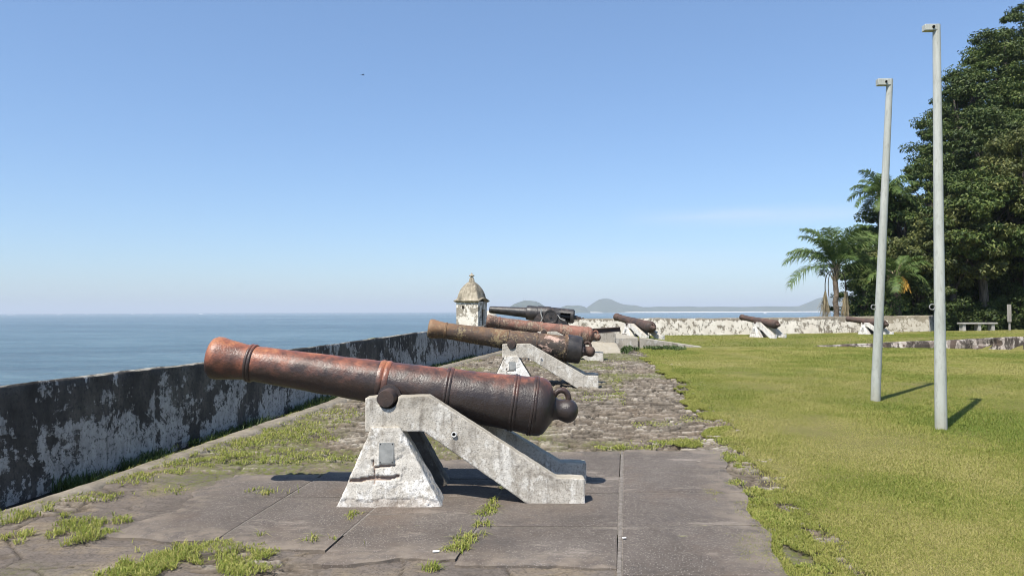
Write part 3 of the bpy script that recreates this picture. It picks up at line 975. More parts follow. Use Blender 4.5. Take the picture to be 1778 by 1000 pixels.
def carriage(mat, loc):
    root = empty('gun_carriage', loc)
    D0 = 6.28
    fx = lambda px, D=D0: (px - 889) / FPX * D - ORG.x
    fz = lambda py, D=D0: CAMZ - (py - 540) / FPX * D - .17
    tcx, tcz = 0.0, ORG.z - .17 - .074
    top = fz(687)
    poly = [(fx(634), fz(747.5)), (fx(735), fz(747.5)), (fx(934), -.05), (fx(1013.5), -.05), (fx(1013.5), fz(829)), (fx(965), fz(827.5)), (fx(744), top + .004)]
    rn = .088
    a_s = math.asin(max(-.9, min(.9, (top - tcz) / rn)))
    for k in range(13):
        a = a_s + (-math.pi - 2 * a_s) * k / 12
        poly.append((tcx + rn * math.cos(a), tcz + rn * math.sin(a)))
    poly.append((fx(634), top - .01))
    ye = .245
    for sg in (-1, 1):
        sh = 0 if sg < 0 else .075
        pl = [(p[0] + sh * (p[0] > .6), p[1]) for p in poly]
        y0, y1 = (-.40, -ye) if sg < 0 else (ye, .40)
        ck = MB().prism(pl, y0, y1).build('cheek', mat, root)
        voxelise(ck, .009, .0028, .10, seed=sg + 3)
        hx, hz = fx(788), fz(752)
        ys0 = y0 - .004 if sg < 0 else y1 + .004
        MB().lathe([(ys0, .022), (ys0 - .012 * -sg, .022), (ys0 - .012 * -sg, .015), (ys0, .014)], 16, origin=(hx, 0, hz), axis='Y').build('drain_pipe', M['pipe'], ck)
        MB().lathe([(ys0 - .003 * -sg, .0148), (ys0 - .003 * -sg, .0005)], 16, origin=(hx, 0, hz), axis='Y').build('pipe_mouth', M['void'], ck)
        # battered pier
        yb0, yb1 = (-.50, -.17) if sg < 0 else (.17, .50)
        yt0, yt1 = (-.43, -.23) if sg < 0 else (.23, .43)
        bl, br, tl, tr_, tz = fx(579, 6.19), fx(774, 6.19), fx(647), fx(695), fz(738)
        pd = MB().hexa([(bl, yb0, -.05), (br, yb0, -.05), (br, yb1, -.05), (bl, yb1, -.05)], [(tl, yt0, tz), (tr_, yt0, tz), (tr_, yt1, tz), (tl, yt1, tz)]).build('pier', M['pier_lime'] if sg < 0 else M['pier_dark'], root)

        def cracks(c, nrm, sg=sg, bl=bl, br=br):
            out = (nrm[:, 1] * sg) > .6
            xx, zz = c[:, 0], c[:, 2]
            w1 = .23 + .05 * (xx - bl) + .035 * (fbm(xx * 9, xx * 0, 55 + sg) - .5)
            m1 = (np.abs(zz - w1) < .009 + .008 * fbm(xx * 20, xx * 0, 3)) & (xx < bl + .58 * (br - bl))
            w2 = .34 + .03 * (fbm(xx * 14, xx * 0, 66) - .5)
            m2 = (np.abs(zz - w2) < .008) & (xx > bl + .36 * (br - bl)) & (xx < bl + .55 * (br - bl))
            w3 = bl + .36 * (br - bl) + .03 * (fbm(zz * 12, zz * 0, 77) - .5)
            m3 = (np.abs(xx - w3) < .006) & (zz > .2) & (zz < .4)
            lift = fbm(xx * 4, zz * 4, 81) > .60
            low = (zz < .055 + .05 * fbm(xx * 7, xx * 0, 12))
            mk = ((m1 | m2 | m3) & out)
            d = np.where(mk, -.02, 0.) + np.where(out & lift, .007, 0) - np.where(out & low, .008, 0)
            return d, np.where(mk, 1., np.where(out & low, .25, 0.))
        voxelise(pd, .011, .006, .10, seed=sg + 9, extra=cracks)
        # inscribed plate on the outer face (too worn to read)
        def fy(z): return (yb0 + (yt0 - yb0) * (z + .05) / (tz + .05)) if sg < 0 else (yb1 + (yt1 - yb1) * (z + .05) / (tz + .05))
        x0, x1, z0, z1 = fx(657.5, 6.2), fx(683.5, 6.2), fz(802, 6.2), fz(766.5, 6.2)
        q = []
        for dy in (.0, .016):
            q.append([(x0, fy(z0) + sg * dy, z0), (x1, fy(z0) + sg * dy, z0), (x1, fy(z1) + sg * dy, z1), (x0, fy(z1) + sg * dy, z1)])
        pl = MB().hexa(q[0], q[1]).build('plaque', M['plate'], pd, bevel=.002)
        for (bx, bz) in ((x0 + .012, z0 + .012), (x1 - .012, z0 + .012), (x0 + .012, z1 - .012), (x1 - .012, z1 - .012)):
            yy = fy(bz) + sg * .014
            bt = MB().lathe([(yy, .005), (yy + sg * .006, .004), (yy + sg * .0061, .0003)], 8, origin=(bx, 0, bz), axis='Y')
            bt.build('bolt', M['void'], pd)
    return root


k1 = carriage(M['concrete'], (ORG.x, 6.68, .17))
k1.name = 'gun_carriage'
KG = 'concrete cannon carriages along the sea wall'
tag(k1, 'pale weathered concrete carriage under the nearest cannon, with a small metal plaque', 'gun carriage', KG)

# second gun
o2 = at(745, 570, 14.25); e2 = at(1008, 608, 14.25)
t2 = math.atan2(o2.z - e2.z, e2.x - o2.x)
len1 = (583) * S / math.cos(0)
org2 = o2 + (e2 - o2) * (TS / 586)
sc2 = (e2 - o2).length / (583 * S)
c2 = empty('cannon', org2, (0, t2, 0), 'ochre lichen covered cannon with a black breech band, second from the camera', 'cannon', GN)
c2.scale = (sc2,) * 3
barrel_parts(M['iron_lichen'], M['iron_lichen'], c2, 1, 2)
MB().lathe([((t - TS) * S, q * S) for t, q in [(531, 50), (532, 52.4), (545, 52.6), (574, 52.3), (583, 50.9), (587, 45), (588, 30)]], 88).build('breech_band', M['iron_black'], c2, 40)
for o in each(c2):
    if o.name.startswith(('cascabel', 'breeching')):
        o.data.materials.clear(); o.data.materials.append(M['iron_brown'])
k2 = copy_tree(k1)
gz2 = float(zg(org2.x, 14.0))
k2.location = (org2.x, 14.25, gz2); k2.scale = (sc2, sc2, (org2.z - gz2) / (ORG.z - .17))
tag(k2, 'concrete carriage under the ochre cannon, second from the camera, plaque on its pier', 'gun carriage', KG)

# third gun
o3 = at(845, 557, 21.0); e3 = at(1026, 584, 21.0)
t3 = math.atan2(o3.z - e3.z, e3.x - o3.x)
sc3 = (e3 - o3).length / (583 * S)
org3 = o3 + (e3 - o3) * (TS / 586)
c3 = empty('cannon', org3, (0, t3, 0), 'pinkish red rusty cannon just in front of the black breech loading gun', 'cannon', GN)
c3.scale = (sc3,) * 3
barrel_parts(M['iron_pink'], M['iron_pink'], c3, 0, 3)
k3 = copy_tree(k1)
gz3 = float(zg(org3.x, 21.0))
k3.location = (org3.x, 21.0, gz3); k3.scale = (sc3, sc3, (org3.z - gz3) / (ORG.z - .17))
tag(k3, 'concrete carriage mostly hidden behind the ochre cannon, under the pinkish one', 'gun carriage', KG)

# guns at the far wall
FG, FK = 'old iron cannons at the far wall', 'whitewashed cannon carriages at the far wall'
kw = None
for (mx, my, Dm, bx, by, Db, lab, klab) in (
        (1070, 550, 34.6, 1131, 568.5, 31.6, 'brown cannon pointing out over the cream far wall near the stone platform', 'white carriage under the brown cannon beside the stone platform'),
        (1287, 550.5, 35.2, 1348, 563.5, 33.2, 'short brown cannon in the middle of the cream far wall', 'white carriage with dark plaque under the middle far wall cannon'),
        (1471, 553.5, 35.6, 1536, 563, 34.0, 'dark cannon partly hidden behind the left pole', 'white carriage partly hidden behind the left pole')):
    a, b = at(mx, my, Dm), at(bx, by, Db)
    d = b - a
    th = math.atan2(d.y, d.x); tl = math.atan2(-d.z, math.hypot(d.x, d.y))
    sc = d.length / (583 * S)
    c = copy_tree(c1)
    for o in each(c):
        if o.type == 'MESH':
            if o.data.users > 1 and o.name.startswith(('barrel', 'reinforce', 'trunnion', 'rimbase', 'cascabel', 'breeching')):
                o.data = o.data.copy(); o.data.materials.clear(); o.data.materials.append(M['iron_brown'])
    c.location = a + d * (TS / 583); c.rotation_euler = (0, tl, th); wsc = {1070: 1.0, 1287: .95, 1471: .95}[mx]
    c.scale = (sc, .88 * max(sc, .85), .88 * max(sc, .85))
    tag(c, lab, 'cannon', FG)
    if kw is None:
        k = copy_tree(k1, own_mesh=True)
        for o in each(k):
            if o.name.split('.')[0] in ('cheek', 'pier') and o.data.materials[0] in (M['concrete'], M['pier_lime']):
                o.data.materials.clear(); o.data.materials.append(M['whitewash'])
        kw = k
    else:
        k = copy_tree(kw)
    p = c.location
    gz = float(zg(p.x, p.y))
    k.location = (p.x, p.y, gz); k.rotation_euler = (0, 0, th)
    k.scale = (sc, .9 * max(sc, .85), (p.z - gz) / (ORG.z - .17))
    tag(k, klab, 'gun carriage', FK)

# ------------------------------------------------------------------ breech-loading gun on its platform
PZ = float(base_z(27)) + .40
plat = MB()
pl0, pl1 = -.2, at(1109, 600, 27.3).x
plat.hexa([(.2, 27.15, .2), (pl1, 27.15, .2), (pl1, 33.2, .2), (.9, 33.2, .2)], [(.25, 27.2, PZ), (pl1 - .03, 27.2, PZ), (pl1 - .03, 33.2, PZ - .02), (.95, 33.2, PZ - .02)])
po = plat.build('gun_platform', M['grey_block'])
voxelise(po, .05, .02, .5, 4)
tag(po, 'low grey stone platform under the black breech loading gun', 'platform')
a, b_, c_, d_ = at(1027, 599, 24.6), at(1065, 588.5, 26.2), at(1083, 614.8, 24.2), at(1045, 616, 24.0)
e_ = at(1034, 590.5, 26.2)
zb = .36
wd = MB()
wd.hexa([(a.x - .3, 24.0, zb), (c_.x, 24.2, zb), (c_.x - .05, 26.9, zb), (a.x - .3, 26.9, zb)],
        [(e_.x - .15, 26.0, PZ + .0), (b_.x, 26.1, PZ + .02), (b_.x, 26.9, PZ + .02), (e_.x - .15, 26.9, PZ)])
wo = wd.build('ramp_block', M['grey_block'])
voxelise(wo, .035, .022, .3, 6)
tag(wo, 'pale sloping concrete block against the platform, just behind the pinkish cannon breech', 'stone block')
# kerb that tapers into the lawn
kb = MB()
xs = np.linspace(pl1 + .02, 6.75, 24)
rows = []
for x in xs:
    h = float(base_z(27)) + .36 * max(0.0, min(1, (6.95 - x) / 2.4)) + .03
    jj = .02 * (random.random() - .5)
    rows.append([(x, 27.12 + jj, .2), (x, 27.14 + jj, h - .02), (x, 27.17 + jj, h), (x, 27.42 + jj, h + .005), (x, 27.46, .2)])
V = [p for r in rows for p in r]
F = []
for i in range(len(xs) - 1):
    for j in range(4): F.append((i * 5 + j, i * 5 + 5 + j, i * 5 + 6 + j, i * 5 + 1 + j))
F += [(0, 1, 2, 3, 4), tuple((len(xs) - 1) * 5 + k for k in (4, 3, 2, 1, 0))]
kb.v = V; kb.f = F
ko = kb.build('retaining_kerb', M['grey_block'], smooth=40)
tag(ko, 'grey stone kerb tapering down into the lawn right of the gun platform', 'kerb')
# low masonry step on the right
xs = np.arange(11.2, 34, .16)
rows = []
for x in xs:
    yl = float(step_line(x)); b0 = float(base_z(yl)); h = b0 + float(step_h(x)) + .05 + .05 * (float(fbm(np.array([x * 1.7]), np.array([0.]), 8)[0]) - .5)
    j = .16 * (float(vn(np.array([x * 3.1]), np.array([0.]), 9)[0]) - .5)
    j2 = .16 * (float(vn(np.array([x * 3.1]), np.array([2.]), 9)[0]) - .5)
    rows.append([(x, yl - .22 + j, b0 - .1), (x, yl - .15 + j, b0 + .02), (x, yl - .06 + j2 * .7, b0 + (h - b0) * .55), (x, yl - .04 + j * .4, h - .03), (x, yl + .03, h), (x, yl + .34, h - .01), (x, yl + .4, b0 - .1)])
V = [p for r in rows for p in r]; F = []
for i in range(len(xs) - 1):
    for j in range(6): F.append((i * 7 + j, i * 7 + 7 + j, i * 7 + 8 + j, i * 7 + 1 + j))
F += [tuple(range(7)), tuple((len(xs) - 1) * 7 + k for k in range(6, -1, -1))]
mb = MB(); mb.v = V; mb.f = F
tag(mb.build('retaining_wall', M['masonry'], smooth=0), 'low rough masonry step with white lichen across the lawn behind the poles', 'wall')

# the gun itself
ga, gb = at(850, 537.5, 29.0), at(998, 549.5, 28.6)
gd = gb - ga
gl = gd.length
gun = empty('breech_loading_gun', ga, (0, math.atan2(-gd.z, math.hypot(gd.x, gd.y)), math.atan2(gd.y, gd.x)), 'black breech loading gun on its iron mount, between the turret and the far wall', 'cannon')
GB = M['iron_black']
k = 1 / 45.4
MB().lathe([(.25, .04), (0, .055), (0, 5.2 * k), (.03, 6 * k), (.12, 6.3 * k), (.5, 7 * k), (1.0, 8.1 * k), (1.42, 9.0 * k), (1.46, 9 * k)], 48).build('barrel', GB, gun, 40)
MB().lathe([(1.42, 8 * k), (1.42, 11.3 * k), (1.46, 12.3 * k), (1.62, 12.4 * k), (1.84, 12.4 * k), (1.86, 13.2 * k), (2.2, 13.4 * k), (2.32, 13.3 * k), (2.34, 12.7 * k), (2.72, 12.5 * k)], 48).build('jacket', GB, gun, 40)
a0, a1 = R(-52), R(180 - 0)
MB().lathe([(2.66, 9.6 * k), (2.66, 12.3 * k), (3.16, 12.0 * k), (3.16, 9.4 * k), (2.66, 9.6 * k)], 40, R(40), R(158)).build('breech_housing', M['iron_black'], gun, 40)
MB().lathe([(2.66, 9.6 * k), (2.66, 12.3 * k), (3.16, 12.0 * k), (3.16, 9.4 * k), (2.66, 9.6 * k)], 40, R(226), R(401)).build('breech_housing', M['iron_black'], gun, 40)
MB().lathe([(3.1, .1 * k), (3.1, 12.2 * k), (3.2, 12.0 * k), (3.24, 10 * k), (3.24, .1 * k)], 40).build('breech_ring', GB, gun, 40)
MB().lathe([(2.68, .1 * k), (2.68, 5 * k), (2.95, 4.4 * k), (3.1, 4 * k)], 24, origin=(0, 0, -.03)).build('breech_block', GB, gun, 40)
MB().lathe([(3.2, 4 * k), (3.34, 3.6 * k), (3.38, 2.2 * k), (3.48, 2 * k), (3.5, .05 * k)], 24, origin=(0, 0, -.04)).build('breech_screw', GB, gun, 40)
MB().tube([(3.36, -.02, -.04), (3.4, -.14, -.1), (3.5, -.26, -.06), (3.6, -.28, -.02)], .022, 8).build('lever', M['iron_brown'], gun)
# mount: trunnion bracket, elevating drum, side plates, slide beam
mt = empty('gun_mount', (gun.location.x, gun.location.y, PZ), (0, 0, gun.rotation_euler.z), 'black iron mount with side drum under the breech loading gun', 'gun mount')
hz = ga.z - PZ
for sg in (-1, 1):
    MB().prism([(1.5, 0), (3.25, 0), (3.3, .18), (3.05, .30), (2.9, hz - .36), (2.3, hz - .13), (1.95, hz - .1), (1.75, hz - .34)], sg * .36 - .03, sg * .36 + .03).build('side_plate', GB, mt)
    MB().lathe([(sg * .39, .26), (sg * .45, .27), (sg * .45, .22), (sg * .43, .2), (sg * .43, .05), (sg * .47, .045), (sg * .47, .001)], 32, origin=(2.35, 0, hz - .28), axis='Y').build('drum', GB, mt, 40)
MB().tube([(2.02, -.42, hz + .02), (2.0, -.45, hz - .15), (2.06, -.46, hz - .34), (1.96, -.44, hz - .55)], .025, 8).build('bracket_arm', M['plate'], mt)
MB().tube([(2.62, -.42, hz - .2), (2.72, -.45, hz - .35), (2.9, -.45, hz - .42)], .02, 8).build('bracket_arm', M['plate'], mt)
MB().box((3.15, 0, .16), (.6, .8, .32)).build('base_block', M['grey_block'], mt, bevel=.02)
MB().lathe([(0, .62), (.1, .6), (.12, .5)], 40, origin=(2.3, 0, .0), axis='Z').build('base_ring', GB, mt, 40)
# loose rusty beam behind the pinkish cannon
p = at(1030, 575, 25.6); q = at(1064, 571.5, 25.6)
bm_ = empty('iron_beam', ((p.x + q.x) / 2, 25.6, (p.z + q.z) / 2), (0, -.06, 0), 'short rusty iron beam lying on a pale block behind the pinkish cannon', 'beam')
Lb = (q - p).length
MB().box((0, 0, .065), (Lb + .5, .2, .02)).build('flange', M['iron_brown'], bm_)
MB().box((0, 0, -.005), (Lb + .5, .03, .118)).build('web', M['iron_brown'], bm_)
MB().box((0, 0, -.075), (Lb + .5, .2, .02)).build('flange', M['iron_brown'], bm_)
bz = (p.z + q.z) / 2 - .085
bb = MB().box(((p.x + q.x) / 2 + .1, 25.75, (bz + .5) / 2), (.62, .5, bz - .5)).build('support_block', M['grey_block'], bevel=.03)
tag(bb, 'pale stone block carrying the rusty beam beside the gun platform', 'stone block')

# ------------------------------------------------------------------ corner turret
TD = 27.6
tc = at(818, 545, TD)
tur = empty('watch_turret', (tc.x, TD + .45, 0), (0, 0, R(-20)), 'small whitewashed lookout turret with a domed roof on the sea wall', 'turret')
hw = .43
ztop = at(800, 523.5, TD).z
TM = M['turret']
bd = MB()
# body with real openings: left wall slit, right door
def wallbox(mb, x0, x1, y0, y1, z0, z1): mb.box(((x0 + x1) / 2, (y0 + y1) / 2, (z0 + z1) / 2), (x1 - x0, y1 - y0, z1 - z0))
th_ = .1; z0 = -1.0
zs0, zs1 = ztop - .27, ztop - .15
xs0, xs1 = -.21, -.13
wallbox(bd, -hw, xs0, -hw, -hw + th_, z0, ztop); wallbox(bd, xs1, hw, -hw, -hw + th_, z0, ztop)
wallbox(bd, xs0, xs1, -hw, -hw + th_, z0, zs0); wallbox(bd, xs0, xs1, -hw, -hw + th_, zs1, ztop)
wallbox(bd, -hw, hw, hw - th_, hw, z0, ztop)
wallbox(bd, -hw, -hw + th_, -hw + th_, hw - th_, z0, ztop)
wallbox(bd, hw - th_, hw, -hw + th_, -.06, z0, ztop); wallbox(bd, hw - th_, hw, .27, hw - th_, z0, ztop); wallbox(bd, hw - th_, hw, -.06, .27, ztop - .28, ztop)
bo = bd.build('body', TM, tur, smooth=0)
MB().lathe([(-1.0, .62), (-1.6, .55), (-2.4, .3), (-3, .05)], 4, R(45), R(405), axis='Z').build('corbel', TM, tur)
# cornice, arched over the door side
cn = MB()
def ring(z, h, arch):
    pts = []
    N = 12
    for side in range(4):
        for i in range(N):
            t = i / N * 2 - 1
            if side == 0: p = (h * t, -h)
            elif side == 1: p = (h, h * t)
            elif side == 2: p = (-h * t, h)
            else: p = (-h, -h * t)
            za = z + (arch * max(0, math.cos(t * math.pi / 2)) ** 1.3 if side in (1, 3) else 0)
            pts.append((p[0], p[1], za))
    return pts
def rings(mb, rr):
    n = len(rr[0]); b = len(mb.v)
    for r in rr: mb.v += r
    for i in range(len(rr) - 1):
        for k in range(n):
            k2 = (k + 1) % n
            mb.f.append((b + i * n + k, b + i * n + k2, b + (i + 1) * n + k2, b + (i + 1) * n + k))
rings(cn, [ring(ztop - .03, hw - .02, .1), ring(ztop - .03, hw + .02, .1), ring(ztop, hw + .07, .1), ring(ztop + .035, hw + .08, .1), ring(ztop + .05, hw + .05, .1), ring(ztop + .07, hw - .05, .08)])
cn.build('cornice', M['turret_roof'], tur, smooth=35)
dm = MB()
dome = [(.03, .47), (.06, .44), (.14, .42), (.26, .40), (.38, .365), (.48, .32), (.57, .26), (.64, .20), (.69, .15), (.72, .115)]
def soft(z, h, arch, rnd):
    pts = ring(z, h, arch)
    out = []
    for p in pts:
        l = math.hypot(p[0], p[1]) or 1
        out.append((p[0] * (1 - rnd) + p[0] / l * h * 1.1 * rnd, p[1] * (1 - rnd) + p[1] / l * h * 1.1 * rnd, p[2]))
    return out
rings(dm, [soft(ztop + z, h, .09 * max(0, 1 - z / .2), .12 + .5 * z) for z, h in dome])
do = dm.build('dome', M['turret_roof'], tur, smooth=50)
fi = MB()
zt = ztop + .72
fi.lathe([(zt - .02, .13), (zt + .02, .115), (zt + .10, .095), (zt + .15, .08), (zt + .17, .05), (zt + .20, .045), (zt + .215, .1), (zt + .25, .105), (zt + .275, .06), (zt + .30, .03), (zt + .33, .028), (zt + .34, .001)], 10, axis='Z')
fi.build('finial', M['turret_roof'], tur, smooth=30)
# whitewashed rounded post between turret and black gun
p = at(850, 548, 30.1)
wp = MB().lathe([(.4, .36), (1.2, .35), (1.55, .32), (1.7, .24), (1.77, .12), (1.79, .001)], 24, origin=(p.x, 29.5 + .6, 0), axis='Z').build('boundary_post', M['whitewash'], smooth=50)
tag(wp, 'white rounded post on the sea wall between the turret and the black gun muzzle', 'post')

# ------------------------------------------------------------------ poles
PG = 'pale concrete poles on the lawn'
def pole(bx, by, tx, ty, lab, rb, rt, armpx, tip=0.0):
    g = ground(bx, by)
    top = at(tx, ty, g.y - tip)
    root = empty('lighting_pole', g, label=lab, cat='pole', group=PG)
    d = top - g
    n = 14
    MB().tube([d * (i / n) if i else Vector((0, 0, -.15)) for i in range(n + 1)], [rb + (rt - rb) * i / n for i in range(n + 1)], 28).build('shaft', M['pole'], root, 40)
    s = g.y / FPX
    aw, ah = armpx * s, 11 * s
    arm = MB().box((d.x - aw / 2 - rt * .5, d.y, d.z - ah / 2), (aw + rt * .9, .09, ah)).build('arm', M['pole'], root, bevel=.006)
    MB().lathe([(-.05, .018), (-.062, .016), (-.063, .001)], 12, origin=(d.x - aw * .52, d.y, d.z - ah * .5), axis='Y').build('bolt', M['void'], arm)
    hz_ = CAMZ + .03 * g.y / 9
    zz = at(tx, 533, g.y).z - g.z
    q = d * (zz / d.z)
    rr_ = rb + (rt - rb) * zz / d.z
    pts = [q + Vector((-rr_ - .035 + .035 * math.cos(a), -.01, .035 * math.sin(a))) for a in np.linspace(0, 2 * math.pi, 15)]
    MB().tube(pts, .007, 8, cap=False).build('hook', M['plate'], root)
    return root
pole(1634, 748, 1626, 44, 'taller looking pale pole in front, nearest the right edge of the lawn', .072, .045, 17)
pole(1519.5, 698, 1545, 138, 'pale pole leaning right, further back and left of the nearest pole', .073, .046, 17, .42)

# ------------------------------------------------------------------ bench, post
g = at(1697, 573.5, 37.0)
gz = float(zg(g.x, 37.5)) + .02
be = empty('stone_bench', (g.x, 37.0, gz), label='low grey stone bench in front of the dark trees at the right', cat='bench')
MB().box((0, 0, .36), (1.75, .42, .08)).build('seat', M['bench'], be, bevel=.015)
for dx in (-.72, .02, .68):
    MB().box((dx, 0, .145), (.16, .34, .35), taper=.9).build('leg', M['bench'], be, bevel=.01)
g = at(1753, 570, 36.5)
gz = float(zg(g.x, 36.5))
sp = empty('sign_post', (g.x, 36.5, gz), label='narrow upright grey board on a short post right of the stone bench', cat='sign')
z1 = at(1752, 528.5, 36.5).z - gz; z0_ = at(1752, 559, 36.5).z - gz
MB().box((0, 0, (z0_ + z1) / 2), (.185, .05, z1 - z0_)).build('board', M['plank'], sp, bevel=.008)
MB().box((.035, .055, (z1 - .2) / 2 - .1), (.08, .06, z1 + .0)).build('post', M['plank'], sp, bevel=.006)

# ------------------------------------------------------------------ wooded hillside
def hill_z(X, Y):
    X = np.asarray(X, float); Y = np.asarray(Y, float)
    u = X - .5 * Y
    r = np.clip(u - 1, 0, 40) * .34 * sstep(42, 48, Y) + np.clip(Y - 44, 0, 14) * np.clip((u - .5) / 4, 0, 1) * .42
    lf = sstep(-5.8, -3.2, u)
    return (-11.5) * (1 - lf) + .5 * lf + r * lf - np.clip(Y - 60, 0, 60) * .25 + .4 * (fbm(X * .3, Y * .3, 44) - .5)
xs = np.arange(11, 80, .7); ys = np.arange(38.2, 100, .7)
X, Y = np.meshgrid(xs, ys)
Z = hill_z(X, Y)
Z[0, :] = np.where(X[0] > 20, zg(X[0], 37.) - .3, -13)
me = np_mesh('hillside', np.stack([X, Y, Z], -1).reshape(-1, 3), grid_faces(len(ys), len(xs)), True)
tag(link('hillside', me, M['litter']), kind='structure')
xs = np.arange(19.8, 62, .6); ys = np.array([36.9, 37.3, 37.7, 38.2, 38.8])
X, Y = np.meshgrid(xs, ys)
Z = zg(X, np.minimum(Y, 37.5)) - .02 - .1 * (Y > 38.5) - .06 * (Y < 37)
me = np_mesh('forest_edge_soil', np.stack([X, Y, Z], -1).reshape(-1, 3), grid_faces(len(ys), len(xs)), True)
tag(link('forest_edge_soil', me, M['turf']), kind='structure')


def leaves(centers, radii, per, size, up=.6, flat=.55):
    """clumps of leaf quads"""
    C = np.repeat(np.asarray(centers), per, 0); Rr = np.repeat(np.asarray(radii), per)
    n = len(C)
    d = rng.normal(size=(n, 3)); d /= np.linalg.norm(d, axis=1)[:, None]
    rad = rng.random(n) ** .45
    P = C + d * (rad * Rr)[:, None] * np.array([1, 1, flat])
    nr = d * .8 + rng.normal(size=(n, 3)) * .55 + np.array([0, 0, up]); nr /= np.linalg.norm(nr, axis=1)[:, None]
    a = np.cross(nr, rng.normal(size=(n, 3))); a /= np.linalg.norm(a, axis=1)[:, None]
    b = np.cross(nr, a)
    L = size * rng.uniform(.65, 1.35, n)[:, None]; W = L * rng.uniform(.32, .5, n)[:, None]
    dr = np.array([0, 0, -1.]) * (L * .15)
    V = np.stack([P - a * L * .5 + dr, P + b * W * .5, P + a * L * .5 + dr, P - b * W * .5], 1).reshape(-1, 3)
    return V, np.arange(n * 4).reshape(-1, 4)


def tree(name, px, D, topy, rx, low, lab, mat, n=90, per=130, size=.24, cat='tree', group='trees on the wooded slope', bare=0):
    base = at(px, 540, D); gz = float(hill_z(base.x, D))
    top = at(px, topy, D).z
    H = max(top - gz, 1.2)
    root = empty(name, (base.x, D, gz), label=lab, cat=cat, group=group)
    zc = (H + low) / 2; rz = (H - low) / 2
    cs = []; rs = []
    for i in range(n):
        th = random.uniform(0, 2 * math.pi); cz = random.uniform(-1, 1)
        q = math.sqrt(1 - cz * cz)
        k = random.uniform(.5, 1.0) ** .6
        lob = 1 + .22 * math.sin(3 * th + px) + .15 * math.sin(5 * th + 2 * cz * 3 + D)
        wid = rx * (.62 + .38 * (1 - max(0, cz))) * lob
        cs.append((wid * q * k * math.cos(th), wid * q * k * math.sin(th), zc + rz * cz * k * .97))
        rs.append(random.uniform(.34, .95) * (.55 + .14 * rx))
    V, F = leaves(cs, rs, per, size, .8, .5)
    me = np_mesh('crown', V, F); link('crown', me, mat, root)
    tb = MB()
    lean = Vector((random.uniform(-.6, .6), random.uniform(-.4, .4), 0))
    path = [Vector((0, 0, -.3)), lean * .3 + Vector((0, 0, H * .25)), lean * .7 + Vector((0, 0, H * .5)), lean + Vector((0, 0, H * .85))]
    r0_ = .06 + .018 * H
    tb.tube(path, [r0_ * 1.3, r0_, r0_ * .7, r0_ * .2], 8)
    for i in random.sample(range(n), min(n, 16 + bare)):
        c = Vector(cs[i]); t = random.uniform(.3, .75)
        st = lean * t + Vector((0, 0, H * .85 * t))
        mid = (st + c) / 2 + Vector((0, 0, .12 * (c - st).length))
        tb.tube([st, mid, c * .96 + st * .04], [r0_ * .42, r0_ * .25, .015], 6)
    tb.build('trunk', M['bark'], root, 60)
    return root


